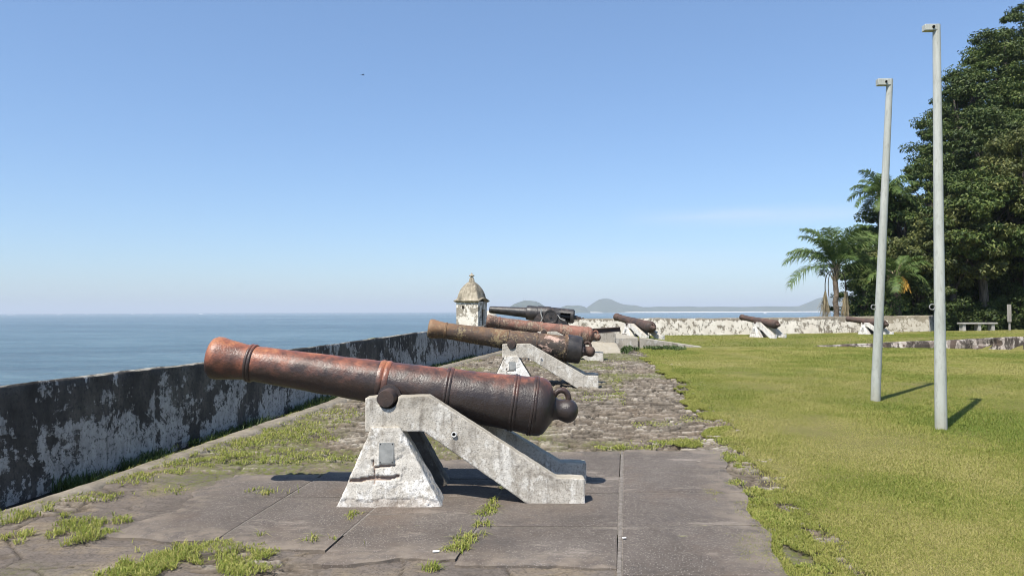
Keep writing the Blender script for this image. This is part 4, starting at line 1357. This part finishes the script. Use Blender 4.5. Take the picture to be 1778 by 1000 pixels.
TL = [  # px, depth, top y, radius, crown low, material, label
    (1502, 41.2, 452, 1.5, .0, 'leaf_mid', 'bright bushy shrub behind the far wall, right of the solitary palm', 'shrub'),
    (1540, 40.4, 488, 1.3, .0, 'leaf_mid', 'round shrub directly behind the left pole above the far wall', 'shrub'),
    (1592, 40.8, 470, 1.7, .0, 'leaf_dark', 'dark shrub behind the right end of the far wall', 'shrub'),
    (1541, 46.2, 338, 2.1, .0, 'leaf_dark', 'dark tree under the high palm fronds at the left edge of the slope', 'tree'),
    (1558, 45, 316, 2.6, .4, 'leaf_mid', 'leftmost tree of the slope, beside the high palm fronds', 'tree'),
    (1590, 42.6, 400, 2.2, .8, 'leaf_olive', 'low olive tree between the two poles, above the far wall', 'tree'),
    (1636, 48, 222, 2.8, 1, 'leaf_mid', 'tree whose top shows left of the nearest pole at mid height', 'tree'),
    (1650, 41.6, 350, 2.5, 2.6, 'leaf_olive', 'olive tree just right of the nearest pole', 'tree'),
    (1682, 50, 120, 3.2, 2, 'leaf_dark', 'tall tree on the skyline right of the nearest pole top', 'tree'),
    (1712, 41.2, 285, 3.1, 3.1, 'leaf_mid', 'leafy tree overhanging the stone bench', 'tree'),
    (1708, 51, 84, 3.6, 2, 'leaf_mid', 'tall tree high on the slope, second from the top right corner', 'tree'),
    (1748, 55, 34, 3.4, 2, 'leaf_mid', 'tree filling the skyline just left of the tallest tree', 'tree'),
    (1772, 52, 4, 4.0, 2, 'leaf_dark', 'tallest tree, its top at the upper right corner', 'tree'),
    (1850, 52, -50, 4.6, 2, 'leaf_mid', 'tall tree cut by the right picture edge near the top', 'tree'),
    (1782, 41.4, 215, 3.3, 3.2, 'leaf_olive', 'broad tree at the right picture edge above the upright board', 'tree'),
    (1725, 46.5, 175, 3.2, 3, 'leaf_dark', 'dark tree in the middle of the slope between the bench and the skyline', 'tree'),
    (1856, 42, 150, 3.6, 3, 'leaf_mid', 'tree mostly outside the right picture edge', 'tree'),
    (1628, 41.6, 512, 1.0, .0, 'leaf_dark', 'low dark bush in the shade right of the nearest pole', 'shrub'),
    (1668, 41.9, 520, 1.1, .0, 'leaf_dark', 'low dark bush behind the left end of the bench', 'shrub'),
    (1703, 41.4, 522, 1.0, .0, 'leaf_dark', 'low dark bush behind the right half of the bench', 'shrub'),
    (1736, 41.8, 508, 1.2, .0, 'leaf_mid', 'low bush between the bench and the upright board', 'shrub'),
    (1772, 41.0, 500, 1.2, .0, 'leaf_dark', 'low dark bush right of the upright board', 'shrub'),
    (1812, 40.6, 490, 1.3, .0, 'leaf_dark', 'low bush outside the right picture edge', 'shrub'),
    (1634, 44.5, 430, 2.4, .0, 'leaf_dark', 'dark undergrowth tree behind the nearest pole, under the taller ones', 'tree'),
    (1690, 43.6, 440, 2.2, 0.0, 'leaf_dark', 'shaded undergrowth behind the stone bench', 'shrub'),
    (1752, 43.4, 430, 2.4, 0.0, 'leaf_dark', 'shaded undergrowth behind the upright board', 'shrub'),
    (1815, 43, 420, 2.4, 0.0, 'leaf_dark', 'shaded undergrowth at the right picture edge', 'shrub'),
]
for i, (px, D, ty, rx, low, mt_, lab, kd) in enumerate(TL):
    tree('leafy_tree' if kd == 'tree' else 'shrub', px, D, ty, rx, low, lab, M[mt_], n=int((26 + 26 * rx) * (1.35 if ty < 150 else 1.2)), per=230 if rx > 2 else 190, size=.2 if rx > 2 else .15, cat=kd, group='trees on the wooded slope' if kd == 'tree' else 'shrubs at the foot of the slope', bare=8)

# rocks in the shade under the trees
RG = 'rocks in the shade under the trees'
for px, D, sz, lab in ((1652, 42.4, 1.1, 'large dim rock face under the trees right of the nearest pole'), (1692, 42.5, .7, 'dim boulder under the trees behind the left end of the bench')):
    p = at(px, 560, D)
    bm = bmesh.new(); bmesh.ops.create_icosphere(bm, subdivisions=4, radius=sz)
    for v in bm.verts:
        v.co *= 1 + .35 * mnoise.noise(v.co * 1.1 + Vector((px, 0, 0))) + .12 * mnoise.noise(v.co * 3)
        v.co.z *= 1.1
    me = bpy.data.meshes.new('boulder'); bm.to_mesh(me); bm.free()
    o = link('boulder', me, M['rock']); o.location = (p.x, D, float(hill_z(p.x, D)) + .4)
    tag(o, lab, 'rock', RG)

# palms
def palm(px, D, basey, crowny, nf, L, lab, az0=0, trunk_r=.16, bunch=None, dead=0, spec=None, hang=0):
    b = at(px, basey, D); gz = float(hill_z(b.x, D))
    ctr = at(px, crowny, D)
    root = empty('palm_tree', (b.x, D, gz), label=lab, cat='palm', group='palms beyond the far wall')
    H = ctr.z - gz
    tb = MB()
    n = 22
    pts = [Vector((.03 * math.sin(i), .03 * math.cos(i * 1.7), -.3 + (H + .3) * i / n)) for i in range(n + 1)]
    tb.tube(pts, [trunk_r * (1.15 - .25 * i / n) * (1 + .10 * (i % 2)) for i in range(n + 1)], 12)
    tb.build('trunk', M['palm_bark'], root, 50)
    # fibrous boot skirt under the crown
    V = []; F = []
    sk = MB()
    for i in range(46):
        a = random.uniform(0, 6.28); z = H - random.uniform(-.25, .75)
        p = Vector((math.cos(a) * trunk_r * .9, math.sin(a) * trunk_r * .9, z))
        q = p + Vector((math.cos(a) * .22, math.sin(a) * .22, random.uniform(.15, .45)))
        sk.tube([p, (p + q) / 2 + Vector((0, 0, -.03)), q], [.03, .022, .006], 5)
    sk.build('leaf_bases', M['palm_dry'], root, 60)
    fr = spec or [(az0 + i * 2.399, 80 - 88 * (i / nf) + random.uniform(-6, 6), L * random.uniform(.85, 1.1)) for i in range(nf)]
    for az, elev, ln in fr:
        e = R(elev)
        dirh = Vector((math.cos(az), math.sin(az), 0))
        p = Vector((0, 0, H)) + dirh * trunk_r * .6
        pts = [p.copy()]
        ang = e
        N = 16
        for s in range(N):
            ang -= R(2.6 + 4.6 * s / N)
            p = p + (dirh * math.cos(ang) + Vector((0, 0, math.sin(ang)))) * (ln / N)
            pts.append(p.copy())
        rb = MB().tube(pts, [.028 * (1 - .85 * i / N) for i in range(N + 1)], 5)
        side = Vector((-dirh.y, dirh.x, 0))
        LV = []; LF = []
        m_ = 58
        for j in range(m_):
            t = .14 + .86 * j / m_
            fi_ = t * N; i0 = min(int(fi_), N - 1)
            o = pts[i0].lerp(pts[i0 + 1], fi_ - i0); tg = (pts[i0 + 1] - pts[i0]).normalized()
            ll = .80 * ln / 2.5 * (math.sin(math.pi * min(1, .12 + t * .86)) ** .6) * random.uniform(.8, 1.15)
            for sg in (-1, 1):
                upv = side.cross(tg) * sg * 0
                dv = (side * sg * random.uniform(.6, 1) + tg * random.uniform(.35, .8) + Vector((0, 0, random.uniform(-.15, .45)))).normalized()
                wv = tg * .020
                q1 = o + dv * ll * .5; q2 = o + dv * ll + Vector((0, 0, -ll * random.uniform(.25, .6)))
                k0 = len(LV)
                LV += [o - wv, o + wv, q1 + wv * 1.1, q1 - wv * 1.1, q2]
                LF += [(k0, k0 + 1, k0 + 2, k0 + 3), (k0 + 3, k0 + 2, k0 + 4)]
        rb.add(LV, LF)
        rb.build('frond', M['palm_leaf'], root, 0)
    for i in range(hang):
        a = (math.pi, .1, 2.8, -.3, 3.5)[i % 5] + random.uniform(-.2, .2)
        dh = Vector((math.cos(a), math.sin(a) * .6, 0)); p = Vector((0, 0, H - .25))
        w_ = random.uniform(.45, .62)
        pts = [p + dh * w_ * math.sin(t * 1.9) * (1 if t < .8 else 1) + Vector((0, 0, .18 * math.sin(t * 3) - 1.35 * t ** 2)) for t in np.linspace(0, 1, 9)]
        MB().tube(pts, .022, 5).build('dead_stalk', M['bark'], root, 60)
    for i in range(dead):
        a = (3.3, -.1)[i % 2]; dh = Vector((math.cos(a), math.sin(a), 0))
        o = Vector((0, 0, H - 1.45)) + dh * (.62 if i == 0 else .5)
        mb = MB()
        for j in range(70):
            q = o + Vector((random.gauss(0, .04), random.gauss(0, .05), random.uniform(-.3, .2)))
            e_ = Vector((q.x + random.gauss(0, .15), q.y + random.gauss(0, .14), random.uniform(.2, H - 2.1)))
            mb.tube([q, q.lerp(e_, .5) + Vector((random.gauss(0, .03), 0, 0)), e_], [.012, .012, .005], 4)
        mb.build('dry_flower_stalk', M['palm_dry'], root, 0)
    if bunch:
        mb = MB()
        for j in range(130):
            q = Vector((bunch[0] + random.gauss(0, .06), -.55, H - bunch[1]))
            e_ = q + Vector((random.gauss(0, .15), random.gauss(0, .12) - .1, -random.uniform(.35, .85)))
            mb.tube([q, q.lerp(e_, .5) + Vector((random.gauss(0, .03), -.03, .04)), e_], [.02, .03, .02], 4)
        mb.build('fruit_bunch', M['fruit'], root, 0)
    return root

LF_ = 2.75
spec = [(math.pi * .98, 38, 2.9), (math.pi * 1.06, 12, 3.1), (math.pi * .93, 52, 2.7), (2.2, 88, 2.9), (1.2, 90, 3.0), (-1.2, 86, 2.9), (-2.2, 84, 2.8), (.3, 76, 3.1), (-.1, 64, 3.2), (2.9, 86, 2.9), (-.8, 84, 3.0), (.1, 70, 3.1), (2.6, 78, 2.7), (.15, 34, 2.9), (-.15, 16, 2.9),
        (1.6, 55, 2.4), (1.5, 25, 2.4), (-1.5, 40, 2.3), (-.6, 62, 2.6), (.7, 75, 2.6), (.05, -8, 2.9), (2.6, 55, 2.4), (-2.7, 80, 2.2), (.4, 45, 2.6)]
palm(1452, 41, 550, 464, 20, LF_, 'solitary palm with dangling dry flower stalks above the far wall', trunk_r=.13, dead=2, spec=spec, hang=5)
palm(1556, 39.5, 548, 478, 14, 1.8, 'palm with an orange fruit bunch hanging behind the far wall', az0=.6, trunk_r=.22, bunch=(0, .12))
palm(1533, 44.5, 548, 338, 18, 2.0, 'high palm whose fronds show at the left edge of the trees', az0=1.1, trunk_r=.13)

# ------------------------------------------------------------------ grass
def blades(P, h, wd, lean, name, mat, extra=None, bent=True):
    n = len(P)
    az = rng.uniform(0, 2 * np.pi, n); ln = lean * rng.uniform(.2, 1.3, n)
    h = h * rng.uniform(.55, 1.3, n)
    dx, dy = np.cos(az), np.sin(az)
    sx, sy = -dy * wd / 2, dx * wd / 2
    B = P
    tip = B + np.stack([dx * ln * h, dy * ln * h, h * np.sqrt(np.clip(1 - (ln * .75) ** 2, .08, 1))], -1)
    mid = B + np.stack([dx * ln * h * .35, dy * ln * h * .35, h * .6 * np.ones(n)], -1)
    s = np.stack([sx, sy, 0 * sx], -1)
    V = np.stack([B - s, B + s, mid + s * .8, mid - s * .8, tip], 1).reshape(-1, 3)
    i = np.arange(n) * 5
    F = np.concatenate([np.stack([i, i + 1, i + 2], -1), np.stack([i, i + 2, i + 3], -1), np.stack([i + 3, i + 2, i + 4], -1)])
    me = np_mesh(name, V, F)
    if extra is not None: attr(me, 'dry', np.repeat(extra, 5))
    return link(name, me, mat)


N = 900000
q = rng.random(N)
Y0_, Y1_ = 3.4, 27.2
e = -1.1
D = (Y0_ ** (e + 1) + q * (Y1_ ** (e + 1) - Y0_ ** (e + 1))) ** (1 / (e + 1))
xr = .70 * D + 1.2
xl = lawn_edge(D) + SH * D - .35
X = xl + rng.random(N) * (xr - xl)
u_e = X - SH * D - lawn_edge(D) + .22 * (fbm(X * 3, D * 3, 12) - .5)
keep = (u_e > 0) | (rng.random(N) < np.exp(u_e / .09) * .35)
thin = fbm(X * 1.5, D * 1.5, 101)
keep &= rng.random(N) < np.clip(1.55 * thin + .25, .35, 1)
X, D = X[keep], D[keep]
dry = sstep(.3, .7, .6 * fbm(X * .42, D * .42, 102) + .4 * fbm(X * 1.6, D * 1.6, 103))
green = np.exp(-(((X - 5.8) / 1.0) ** 2 + ((D - 10.2) / 1.7) ** 2)) + .8 * np.exp(-(((X - 6.2) / 1.8) ** 2 + ((D - 8.8) / 1.0) ** 2)) + .5 * np.exp(-(((D - 21) / 4) ** 2)) * (X > 7)
dry = np.clip(dry * .75 + .12 - .46 * green + .35 * (rng.random(len(X)) - .5) + .55 * (rng.random(len(X)) < .05) - .3 * (rng.random(len(X)) < .06), 0, 1)
Zb = zg(X, D) + .012
hb = (.0135 + .0009 * D) * (.75 + .6 * fbm(X * 2, D * 2, 104)) * (1 + .5 * np.clip(green, 0, 1))
o = blades(np.stack([X, D, Zb], -1), hb, .0022 + .00042 * D, 1.1, 'lawn_grass', M['lawn'], dry)
tag(o, 'short mown grass covering the lawn right of the stone paving', 'grass', kind='stuff')
# turf creeping over the edge of the paving
D = 3.6 + 18 * rng.random(150000) ** 1.7; X = lawn_edge(D) + SH * D - (.30 + .42 * (D < 9)) * rng.random(150000)
k = fbm(X * 2.6, D * 1.7, 131) + .28 * (X - lawn_edge(D) - SH * D) > .40
X, D = X[k], D[k]
o = blades(np.stack([X, D, zg(X, D) + .004], -1), .022 + .0008 * D, .003 + .0004 * D, 1.1, 'fringe_grass', M['lawn'], np.clip(.15 + .6 * fbm(X * 2, D * 2, 132), 0, 1))
tag(o, 'ragged turf creeping over the right edge of the paving', 'grass', kind='stuff')
# sparse upper lawn
N = 60000
X = rng.uniform(4.5, 28, N); D = rng.uniform(27.6, 36.8, N)
k = (D > step_line(X) + .4)
X, D = X[k], D[k]
X2 = rng.uniform(11, 24, N // 2); D2 = rng.uniform(19, 27, N // 2); k = D2 > step_line(X2) + .4
X = np.concatenate([X, X2[k]]); D = np.concatenate([D, D2[k]])
dry = sstep(.25, .75, fbm(X * .3, D * .3, 105)) * .8
o = blades(np.stack([X, D, zg(X, D) + .01], -1), np.full(len(X), .04), np.full(len(X), .018), .9, 'upper_lawn_grass', M['lawn'], dry)
tag(o, 'short grass on the raised lawn in front of the far wall', 'grass', kind='stuff')

# weeds on the paving: patches named by what they lie beside
def weed_patch(spots, name, lab, mat, h=.07, wd=.006, seed=0):
    PX = []; HH = []
    for (px, py, rx, ry, cnt) in spots:
        c = ground(px, py); ex = ground(px + rx, py); ey = ground(px, py - ry)
        rxm = abs(ex.x - c.x); rym = max(abs(ey.y - c.y), .03)
        k = 0
        ang = rng.uniform(0, 2 * np.pi, cnt); rr_ = np.sqrt(rng.random(cnt))
        x = c.x + rxm * rr_ * np.cos(ang) + .12 * rr_ * rym * np.sin(ang); y = c.y + rym * rr_ * np.sin(ang)
        m_ = fbm(x * 4, y * 4, 200 + seed) + .45 * fbm(x * 11, y * 11, 230 + seed) + .2 * (1 - rr_) > (.75 if seed == 2 else .81)
        x, y = x[m_], y[m_]
        cl = fbm(x * 3, y * 3, 210 + seed)
        PX.append(np.stack([x, y, zg(x, y) + .012], -1)); HH.append(h * (.4 + 1.1 * cl))
    P = np.concatenate(PX); Hh = np.concatenate(HH)
    o = blades(P, Hh, wd * np.ones(len(P)) * (1 + P[:, 1] * .05), 1.45, name, mat)
    return tag(o, lab, 'grass', kind='stuff')


weed_patch([(85, 925, 130, 30, 4200), (25, 905, 60, 20, 1200), (340, 975, 150, 32, 4600), (260, 990, 90, 24, 1800), (430, 985, 60, 22, 900), (250, 945, 30, 8, 250)],
           'weeds', 'tufts of bright grass on broken paving in the lower left corner', M['weed'], .045, .0046, 1)
weed_patch([(430, 775, 150, 30, 5200), (330, 805, 90, 24, 2600), (500, 750, 110, 22, 2600), (560, 722, 70, 12, 1200), (250, 830, 60, 14, 700), (170, 865, 70, 9, 500), (620, 697, 40, 5, 500), (70, 882, 35, 7, 250), (500, 795, 80, 14, 900), (300, 855, 40, 10, 260), (680, 672, 40, 5, 500), (740, 650, 40, 5, 500), (800, 628, 40, 5, 400)],
           'weeds', 'grassy strip along the curb between the sea wall and nearest cannon', M['weed'], .034, .0046, 2)
weed_patch([(845, 890, 24, 12, 300), (832, 915, 22, 14, 340), (815, 940, 30, 14, 400), (800, 960, 30, 8, 260), (860, 872, 10, 8, 110), (630, 895, 26, 10, 260), (610, 905, 18, 12, 150), (570, 942, 50, 8, 320), (645, 952, 26, 4, 120), (460, 858, 34, 7, 240), (520, 858, 26, 4, 110), (540, 842, 30, 6, 130), (380, 915, 26, 8, 160), (455, 936, 24, 5, 120), (748, 992, 16, 5, 80), (870, 850, 20, 6, 120), (825, 838, 30, 4, 60)],
           'weeds', 'grass growing in the joints between the concrete slabs', M['weed'], .06, .005, 3)
weed_patch([(1110, 775, 80, 8, 1100), (1200, 770, 60, 8, 900), (1060, 780, 30, 5, 300), (880, 800, 50, 4, 200), (600, 800, 60, 6, 500), (810, 798, 20, 4, 150), (1075, 690, 14, 14, 400), (1070, 665, 10, 14, 300), (1030, 690, 40, 8, 300), (1140, 738, 50, 8, 400), (1220, 730, 40, 8, 500), (1180, 650, 30, 10, 400), (1060, 640, 30, 6, 300), (860, 655, 40, 4, 250), (960, 690, 60, 5, 250), (1250, 800, 30, 12, 400), (1275, 800, 25, 14, 700), (1290, 850, 30, 14, 700), (1322, 872, 22, 8, 500), (1345, 905, 34, 14, 800), (1385, 950, 36, 16, 800), (1420, 985, 40, 12, 700), (1262, 770, 30, 6, 500), (1100, 625, 60, 5, 400)],
           'weeds', 'thin grass scattered over the rough stone paving behind the nearest cannon', M['weed'], .026, .006, 4)
weed_patch([(1095, 608, 14, 3, 500), (1138, 606, 22, 4, 900), (1170, 607, 20, 3, 400), (1085, 612, 8, 3, 200)],
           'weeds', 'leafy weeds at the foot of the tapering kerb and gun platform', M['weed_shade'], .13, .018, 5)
# weeds in the shaded gutter
yy = 5 + 18 * rng.random(9000) ** 1.6
xx = wall_x(yy) + .04 + .24 * rng.random(9000)
mk = fbm(yy * 1.1, yy * 0, 222) > .46
yy, xx = yy[mk], xx[mk]
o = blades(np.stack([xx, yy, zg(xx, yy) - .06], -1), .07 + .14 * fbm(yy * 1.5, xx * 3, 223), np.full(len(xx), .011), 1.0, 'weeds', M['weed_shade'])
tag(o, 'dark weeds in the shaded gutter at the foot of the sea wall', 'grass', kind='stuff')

# ------------------------------------------------------------------ small things
g = ground(757, 967)
o = MB().tube([(-.022, 0, .008), (.022, .006, .009)], .007, 10).build('paper_scrap', M['paper']); o.location = g + Vector((0, 0, .03))
tag(o, 'small white scrap of paper beside the weeds in the foreground joint', 'litter')
g = ground(1084, 943)
o = MB().box((0, 0, .006), (.028, .014, .008), .5).build('paper_scrap', M['paper'], bevel=.002); o.location = g + Vector((0, 0, .034))
tag(o, 'tiny white fleck on the slab joint in the foreground', 'litter')
p = at(630, 130.5, 60)
bi = MB()
bi.lathe([(-.2, .005), (-.14, .04), (0, .06), (.12, .045), (.2, .03), (.26, .005)], 10)
bi.add([(-.06, 0, .02), (.1, 0, .02), (.05, -.22, .09), (-.04, -.2, .09), (-.06, -.42, .03), (-.1, -.4, .03)], [(0, 1, 2, 3), (3, 2, 4, 5)])
bi.add([(-.06, 0, .02), (.1, 0, .02), (.05, .22, .09), (-.04, .2, .09), (-.06, .42, .03), (-.1, .4, .03)], [(3, 2, 1, 0), (5, 4, 2, 3)])
bo = bi.build('flying_bird', M['bird'], smooth=0); bo.location = p; bo.rotation_euler = (0, R(-6), R(60)); bo.scale = (.6,) * 3
tag(bo, 'tiny dark bird gliding high in the blue sky', 'bird')

# ------------------------------------------------------------------ air
HAZE = True
if HAZE:
    hb = MB().box((0, 9000, 60), (56000, 46000, 2 * 75)).mesh('haze', 0)
    hm = bpy.data.materials.new('haze'); hm.use_nodes = True
    nt = hm.node_tree; nt.nodes.clear()
    out = nt.nodes.new('ShaderNodeOutputMaterial'); pv = nt.nodes.new('ShaderNodeVolumePrincipled')
    pv.inputs['Color'].default_value = (.80, .88, .97, 1); pv.inputs['Density'].default_value = .00016
    pv.inputs['Anisotropy'].default_value = .0
    nt.links.new(pv.outputs[0], out.inputs['Volume'])
    ho = link('haze', hb, hm)
    tag(ho, kind='stuff', label='pale sea haze lying over the water and far hills', cat='haze')
